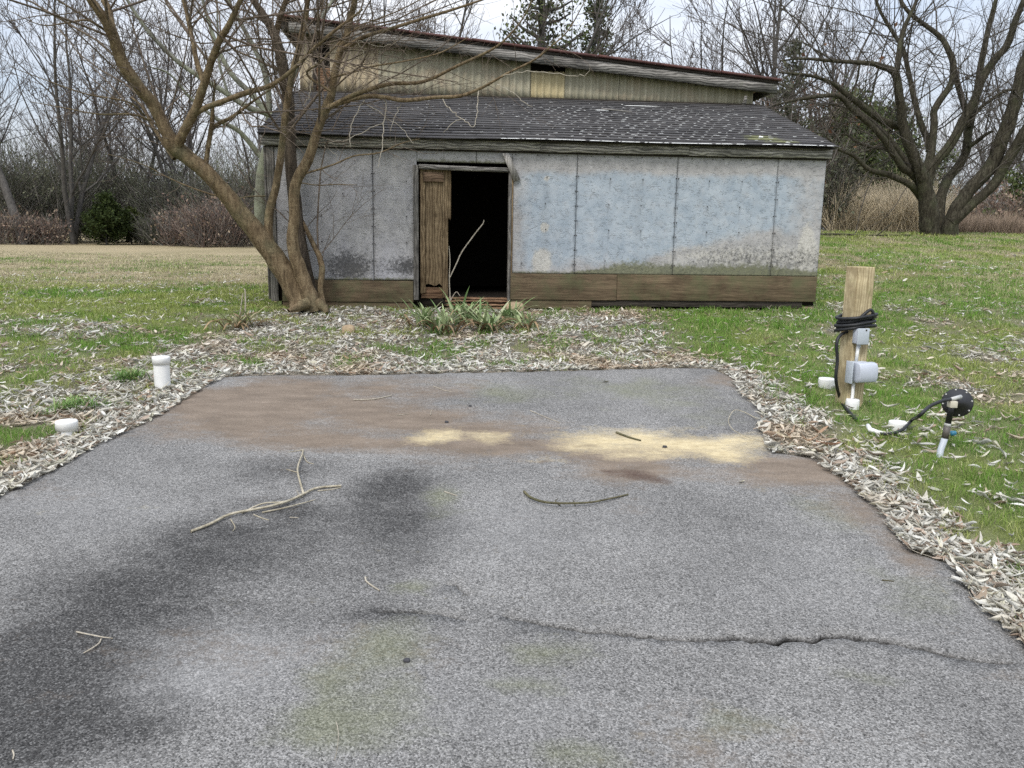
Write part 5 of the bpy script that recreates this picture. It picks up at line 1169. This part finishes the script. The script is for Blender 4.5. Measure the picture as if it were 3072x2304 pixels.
# ---- fallen sticks on the asphalt
def ground_line(px, w0, w1, lift=0.0, k=4):
    P = [on_ground(*p) for p in px]; C = catmull(np.array(P), k); n = len(C); Wd = np.linspace(w0, w1, n); C[:, 2] = DH(C[:, 0], C[:, 1])+Wd+lift*np.sin(np.linspace(0, PI, n)); return C, Wd
def sticks(name, mat, label, lines, cat='stick'):
    L = [ground_line(*a) for a in lines]; p0 = Vector(L[0][0][0]); e = empty(name, tuple(p0)); tag(e, label, cat)
    for i, (C, Wd) in enumerate(L): branches_mesh('main_stem' if i == 0 else 'side_twig', [([Vector(q)-p0 for q in C], list(Wd))], mat, e, lambda r: 6)
Zc = lambda x, y: (x/2.16, 1100+y/2.16)              # second zoom of the fallen branch
sticks('fallen_branch', STICK, 'long pale forked branch lying on the left of the asphalt', [
  ([Zc(1240, 1115), Zc(1370, 1070), Zc(1490, 1015), Zc(1640, 985), Zc(1760, 960), Zc(1880, 920), Zc(1970, 870), Zc(2060, 825), Zc(2212, 805)], .0065, .006, .012),
  ([Zc(1970, 865), Zc(1945, 790), Zc(1930, 710), Zc(1960, 610), Zc(1965, 565)], .006, .004, .02), ([Zc(1930, 712), Zc(1855, 688)], .003, .002), ([Zc(1965, 565), Zc(1870, 580)], .003, .0015), ([Zc(1965, 590), Zc(1990, 640), Zc(2035, 655)], .003, .002),
  ([Zc(1700, 985), Zc(1840, 965), Zc(1960, 930), Zc(2040, 893)], .004, .002, .01), ([Zc(1570, 990), Zc(1700, 950), Zc(1830, 935), Zc(1960, 875)], .004, .003, .02), ([Zc(1645, 998), Zc(1700, 1020), Zc(1745, 1032)], .003, .002), ([Zc(1497, 1030), Zc(1525, 1080), Zc(1510, 1105)], .003, .0015), ([Zc(1905, 900), Zc(1915, 870)], .002, .001), ([Zc(1945, 870), Zc(1920, 825)], .002, .001), ([Zc(2060, 835), Zc(2150, 825), Zc(2212, 810)], .003, .002)])
sticks('curved_stick', DARKSTICK, 'dark mossy curved stick lying in the middle of the asphalt', [([(1572, 1490), (1590, 1512), (1620, 1528), (1650, 1535), (1700, 1536), (1770, 1530), (1830, 1514), (1884, 1497)], .007, .004, .015), ([(1680, 1533), (1666, 1518), (1674, 1508)], .003, .001), ([(1725, 1533), (1720, 1513)], .003, .001)])
sticks('forked_twig', PALESTEM, 'small white Y-shaped twig on the dark damp asphalt', [([(231, 1910), (260, 1924), (305, 1934), (340, 1932)], .003, .002, .01), ([(305, 1934), (298, 1952), (275, 1968), (252, 1976)], .003, .002, .006)])
sticks('short_twig', PALESTEM, 'short pale crooked twig on the greenish asphalt patch', [([(1096, 1748), (1100, 1762), (1120, 1778), (1139, 1790)], .0035, .003), ([(1098, 1752), (1104, 1746)], .002, .001)])
sticks('straight_twig', PALESTEM, 'thin pale stick on the brown dirt near the far edge', [([(1060, 1211), (1120, 1208), (1175, 1197)], .005, .004)])
sticks('dark_twig', DARKSTICK, 'dark twig lying on the yellow sand', [([(1848, 1308), (1885, 1322), (1922, 1332)], .007, .005)])
sticks('curled_vine', STICK, 'thin curled stem looping onto the asphalt near the post', [([(2272, 1268), (2230, 1252), (2200, 1252), (2184, 1285), (2200, 1312), (2250, 1332), (2290, 1335)], .003, .002, .03)])
sticks('thin_stem', PALESTEM, 'long thin pale stem bent along the right asphalt edge', [([(2650, 1580), (2690, 1620), (2730, 1665), (2810, 1688)], .002, .0012, .01)])
sticks('thin_stem', PALESTEM, 'wiry pale stem hanging from the drift at the right picture edge', [([(2905, 1790), (2925, 1830), (2960, 1855), (3040, 1885)], .002, .0012, .01)])
sticks('hair_stem', PALESTEM, 'very thin curved stem at the bottom of the picture', [([(1010, 2190), (1016, 2225), (1012, 2270), (1004, 2304)], .0012, .0008)])
sticks('bit_of_twig', PALESTEM, 'tiny upright-looking twig bit in the near left corner', [([(40, 2272), (44, 2285), (41, 2300)], .0025, .002)])
for k, (pts, lb) in enumerate([([(1300, 1170), (1335, 1182), (1355, 1186)], 'small light stick on the brown dirt beside the far lawn'), ([(1190, 1255), (1225, 1249)], 'little stick on the brown dirt above the sand patch'), ([(1292, 1254), (1294, 1238)], 'upright-looking stub of twig above the small sand patch'), ([(1590, 1243), (1635, 1262), (1680, 1278)], 'thin grey twig between the green and sandy asphalt'), ([(870, 1569), (896, 1569)], 'short grey twig just below the fallen branch'), ([(1333, 1489), (1372, 1502)], 'short pale twig on the greenish patch right of the fallen branch'), ([(2645, 1754), (2680, 1757)], 'short black twig on the right asphalt')]):
    sticks('twig_bit', DARKSTICK if k == 6 else PALESTEM, lb, [(pts, .003, .002)])
for k, (pts, lb) in enumerate([([D_(540, 1555), D_(800, 1560), D_(900, 1550), D_(1030, 1440)], 'dead branch on the grass between the shed and the spreading tree'), ([D_(1150, 1530), D_(1020, 1535), D_(930, 1545)], 'short dead branch left of the spreading tree')]):
    P = catmull(np.array([at(*p, 19.2) for p in pts]), 4); P[:, 2] = np.maximum(P[:, 2], GH(P[:, 0], P[:, 1])+.02); p0 = Vector(P[0]); e = empty('dead_branch', tuple(p0)); tag(e, lb, 'branch'); branches_mesh('main_stem', [([Vector(q)-p0 for q in P], list(np.linspace(.03, .012, len(P))))], BARK_R, e, lambda r: 6)

# ================================================================== PIPES, POST, REGULATOR
def pvc_pipe(px, py, h, r, label, cap_h=.055, lean=0.0, pipe=True):
    p = on_ground(px, py); e = empty('cleanout_pipe', tuple(p)); e.rotation_euler = (0, lean, 0); tag(e, label, 'pipe', 'white plastic pipes')
    if pipe: MB().lathe([(r, -.15), (r, h-cap_h+.01)], sides=32).build('pipe', PVC, e, True)
    R_ = r*1.13
    MB().lathe([(r*1.01, h-cap_h), (R_, h-cap_h+.001), (R_, h-.012), (R_*.985, h-.004), (R_*.93, h), (R_*.4, h+.002), (.0005, h+.003)], sides=32).build('cap', PVC, e, True)
    return e
p1 = pvc_pipe(489, 1168, .245, .0555, 'taller white capped pipe standing at the left edge of the driveway')
p2 = pvc_pipe(203, 1310, .10, .0555, 'short white capped pipe nearer the camera on the left verge')
pvc_pipe(2479, 1158, .062, .056, 'low white pipe cap in the grass left of the wooden post', .14)
pvc_pipe(2692, 1284, .045, .05, 'low white pipe cap in the grass between the post and the regulator', .14)

pb = on_ground(2545, 1212); post = empty('power_post', tuple(pb), R(14)); tag(post, 'square wooden post with grey electrical boxes right of the driveway', 'post')
PH = at(2578, 800, pb[1])[2]-pb[2]
hw = .068
pm = MB(); pm.box((-hw, -hw, -.3), (hw, hw, PH)); pw = pm.build('timber', POSTWOOD, post, bevel=.006)
def pz(py): return float(at(2560, py, pb[1]-.1)[2]-pb[2])
lx = -.03                                            # boxes sit right of centre on the camera-facing side
# upper outlet box
ub = MB(); z0, z1 = pz(1030), pz(985); ub.box((lx-.04, -hw-.055, z0), (lx+.045, -hw-.001, z1)); o = ub.build('outlet_box', BOXGREY, post, bevel=.006)
MB().box((lx-.044, -.012-.055-hw, z0-.004), (lx+.049, -hw-.0555, z1+.004)).build('cover_plate', GREYPVC, o, bevel=.004)
MB().lathe([(.006, 0), (.005, .004), (.0002, .005)], (lx+.02, -hw-.0675, z1-.008), (0, -1, 0), 10).build('screw', IRON, o)
MB().lathe([(.014, z0-.03), (.014, z0)], (lx, -hw-.026, 0), sides=16).build('fitting', BOXGREY, o, True)
# conduit pieces
MB().tube([(lx-.004, -hw-.026, z0-.02), (lx-.008, -hw-.026, pz(1085))], .0115, 14).build('conduit', PVC, post, True)
z2, z3 = pz(1146), pz(1084)
# lower weatherproof receptacle with a domed cover
lb = MB(); lb.box((lx-.06, -hw-.045, z2), (lx+.065, -hw-.001, z3)); o = lb.build('receptacle_box', GREYPVC, post, bevel=.004)
prof = [(-.048, 0), (-.052, .05), (-.046, .075), (-.02, .086), (.03, .084), (.052, .07), (.058, .04), (.056, 0)]
V = []
for xx in (lx-.045, lx+.1):
    for zz, dd in prof: V.append((xx, -hw-.046-dd, (z2+z3)/2+zz*1.3))
nP = len(prof); q = [(i, i+1, nP+i+1, nP+i) for i in range(nP-1)]+[(nP-1, 0, nP, 2*nP-1)]
cvr = MB().add(V, q, [(0, i+1, i) for i in range(1, nP-1)]+[(nP, nP+i, nP+i+1) for i in range(1, nP-1)]); cvr.build('domed_cover', BOXGREY, o, bevel=.006)
MB().box((lx-.07, -hw-.075, z2-.004), (lx-.0605, -hw-.002, z3+.004)).build('hinge_plate', GREYPVC, o, bevel=.002)
MB().tube([(lx-.012, -hw-.026, z2+.01), (lx-.014, -hw-.026, -.05)], .0115, 14).build('conduit', PVC, post, True)
MB().lathe([(.046, -.04), (.047, .02), (.046, .05), (.042, .058), (.012, .06)], (lx-.012, -hw-.032, 0), sides=28).build('foot_collar', PVC, post, True)

# black hose: coils round the post, runs down its left side and away
hz = pz(985); cc = np.array([0, -.0]); coil = []
rr = random.Random(4); NT = 7
Rm = Matrix.Rotation(R(14), 3, 'Z')
for k in range(NT*28+1):
    a = k/28*2*PI+.5; t = k/(NT*28); rad = .116+.014*math.sin(k*.083)+.01*math.sin(a*2+1); zz = hz+.085-.1*t+.026*math.cos(a+.3+.9*t)+.01*math.sin(a*.43+1)
    v_ = Rm @ Vector((rad*math.cos(a)*1.05, rad*math.sin(a), zz)); coil.append(Vector(pb)+v_)
hose = empty('garden_hose', tuple(pb)); tag(hose, 'black hose coiled round the wooden post', 'hose')
relp = lambda L: [tuple(Vector(p)-Vector(pb)) for p in L]
MB().tube(relp(coil), .0115, 10).build('coils', RUBBER, hose, True)
lp = catmull(np.array([coil[0], at(2578, 955, pb[1]-.09), at(2610, 930, pb[1]-.09), at(2620, 945, pb[1]-.09), at(2610, 972, pb[1]-.06), at(2600, 985, pb[1]-.0)]), 5)
MB().tube(relp([Vector(p) for p in lp]), .0115, 10).build('loop', RUBBER, hose, True)
tail = catmull(np.array([coil[-1], at(2517, 1010, pb[1]-.08), at(2512, 1085, pb[1]-.1), at(2508, 1140, pb[1]-.1), on_ground(2522, 1210, .02)-np.array([0, .0, 0]), on_ground(2545, 1240, .015), on_ground(2570, 1264, .01)]), 6)
MB().tube(relp([Vector(p) for p in tail]), .0115, 10).build('tail', RUBBER, hose, True)
MB().tube(relp([at(2612, 1005, pb[1]-.06), at(2622, 1008, pb[1]-.06)]), .008, 10).build('brass_end', STEEL, hose, True)

# regulator on its riser
gb = on_ground(2818, 1366); Yg = gb[1]
reg = empty('gas_regulator', tuple(gb)); tag(reg, 'round black regulator on a leaning grey riser pipe in the right lawn', 'regulator')
GB = Vector(gb); rg_ = lambda L: [tuple(Vector(p)-GB) for p in L]
pg = lambda px, py, dy=0.0: at(px, py, Yg+dy)
MB().tube(rg_([on_ground(2812, 1392, -.08), pg(2822, 1350), pg(2836, 1310)]), [.019, .0185, .018], 16).build('riser_pipe', GREYPVC, reg, True)
MB().tube(rg_([pg(2835, 1314), pg(2842, 1278)]), .0195, 14).build('coupling', BRASS, reg, True)
MB().tube(rg_([pg(2842, 1279), pg(2844, 1270)]), .0215, 6).build('hex_nut', STEEL, reg)
MB().tube(rg_([pg(2844, 1270), pg(2852, 1235), pg(2857, 1205)]), [.017, .018, .019], 14).build('neck_pipe', BLACKPL, reg, True)
ctr_ = Vector(pg(2872, 1208, .02))-GB; axd = Vector((-.42, -.85, .3)).normalized()
bd = MB(); bd.lathe([(.0005, -.035), (.03, -.034), (.055, -.025), (.068, -.008), (.083, -.006), (.085, 0), (.083, .006), (.07, .008), (.06, .022), (.035, .032), (.03, .045), (.0005, .047)], tuple(ctr_), tuple(axd), 40); bd.build('diaphragm_housing', BLACKPL, reg, True)
m3 = axd.to_track_quat('Z', 'Y').to_matrix()
for k in range(8):
    a = k*PI/4+.2; c_ = ctr_+m3 @ Vector((.076*math.cos(a), .076*math.sin(a), .006)); MB().lathe([(.0055, 0), (.0055, .004), (.0002, .005)], tuple(c_), tuple(axd), 6).build('rim_screw', STEEL, reg)
c_ = ctr_+m3 @ Vector((0, 0, .045))
lab = MB(); q0 = Vector(pg(2855, 1212, -.06))-GB; lab.box((q0.x-.022, q0.y-.03, q0.z-.018), (q0.x+.02, q0.y+.012, q0.z+.02)); lab.build('cream_tag_block', CREAM, reg, bevel=.003)
MB().tube(rg_([pg(2882, 1190, -.04), pg(2862, 1196, -.07), pg(2848, 1199, -.07)]), [.012, .012, .01], 12).build('hose_fitting', STEEL, reg, True)
MB().tube(rg_([pg(2857, 1212, -.02), pg(2868, 1210, 0)]), .018, 10).build('valve_body', BLACKPL, reg, True)
MB().lathe([(.0005, -.012), (.014, -.01), (.016, 0), (.012, .02), (.0005, .024)], tuple(Vector(pg(2857, 1300, .05))-GB), (.7, -.3, .2), 14).build('blue_plug', BLUEPL, reg, True)
hs = catmull(np.array([pg(2852, 1198, -.07), pg(2826, 1203, -.1), pg(2788, 1220, -.13), pg(2755, 1250, -.14), on_ground(2735, 1285, .06), on_ground(2705, 1303, .03), on_ground(2665, 1313, .025), on_ground(2640, 1310, .02)]), 6)
e = empty('regulator_hose', tuple(on_ground(2640, 1310))); tag(e, 'black hose arching from the regulator down into the grass', 'hose'); eb = Vector(e.location)
MB().tube([tuple(Vector(p)-eb) for p in hs], .0105, 10).build('hose_line', RUBBER, e, True)
MB().tube([tuple(Vector(p)-eb) for p in (on_ground(2648, 1311, .02), on_ground(2610, 1300, .022), on_ground(2602, 1290, .03))], [.013, .016, .014], 10).build('white_sleeve', PVC, e, True)
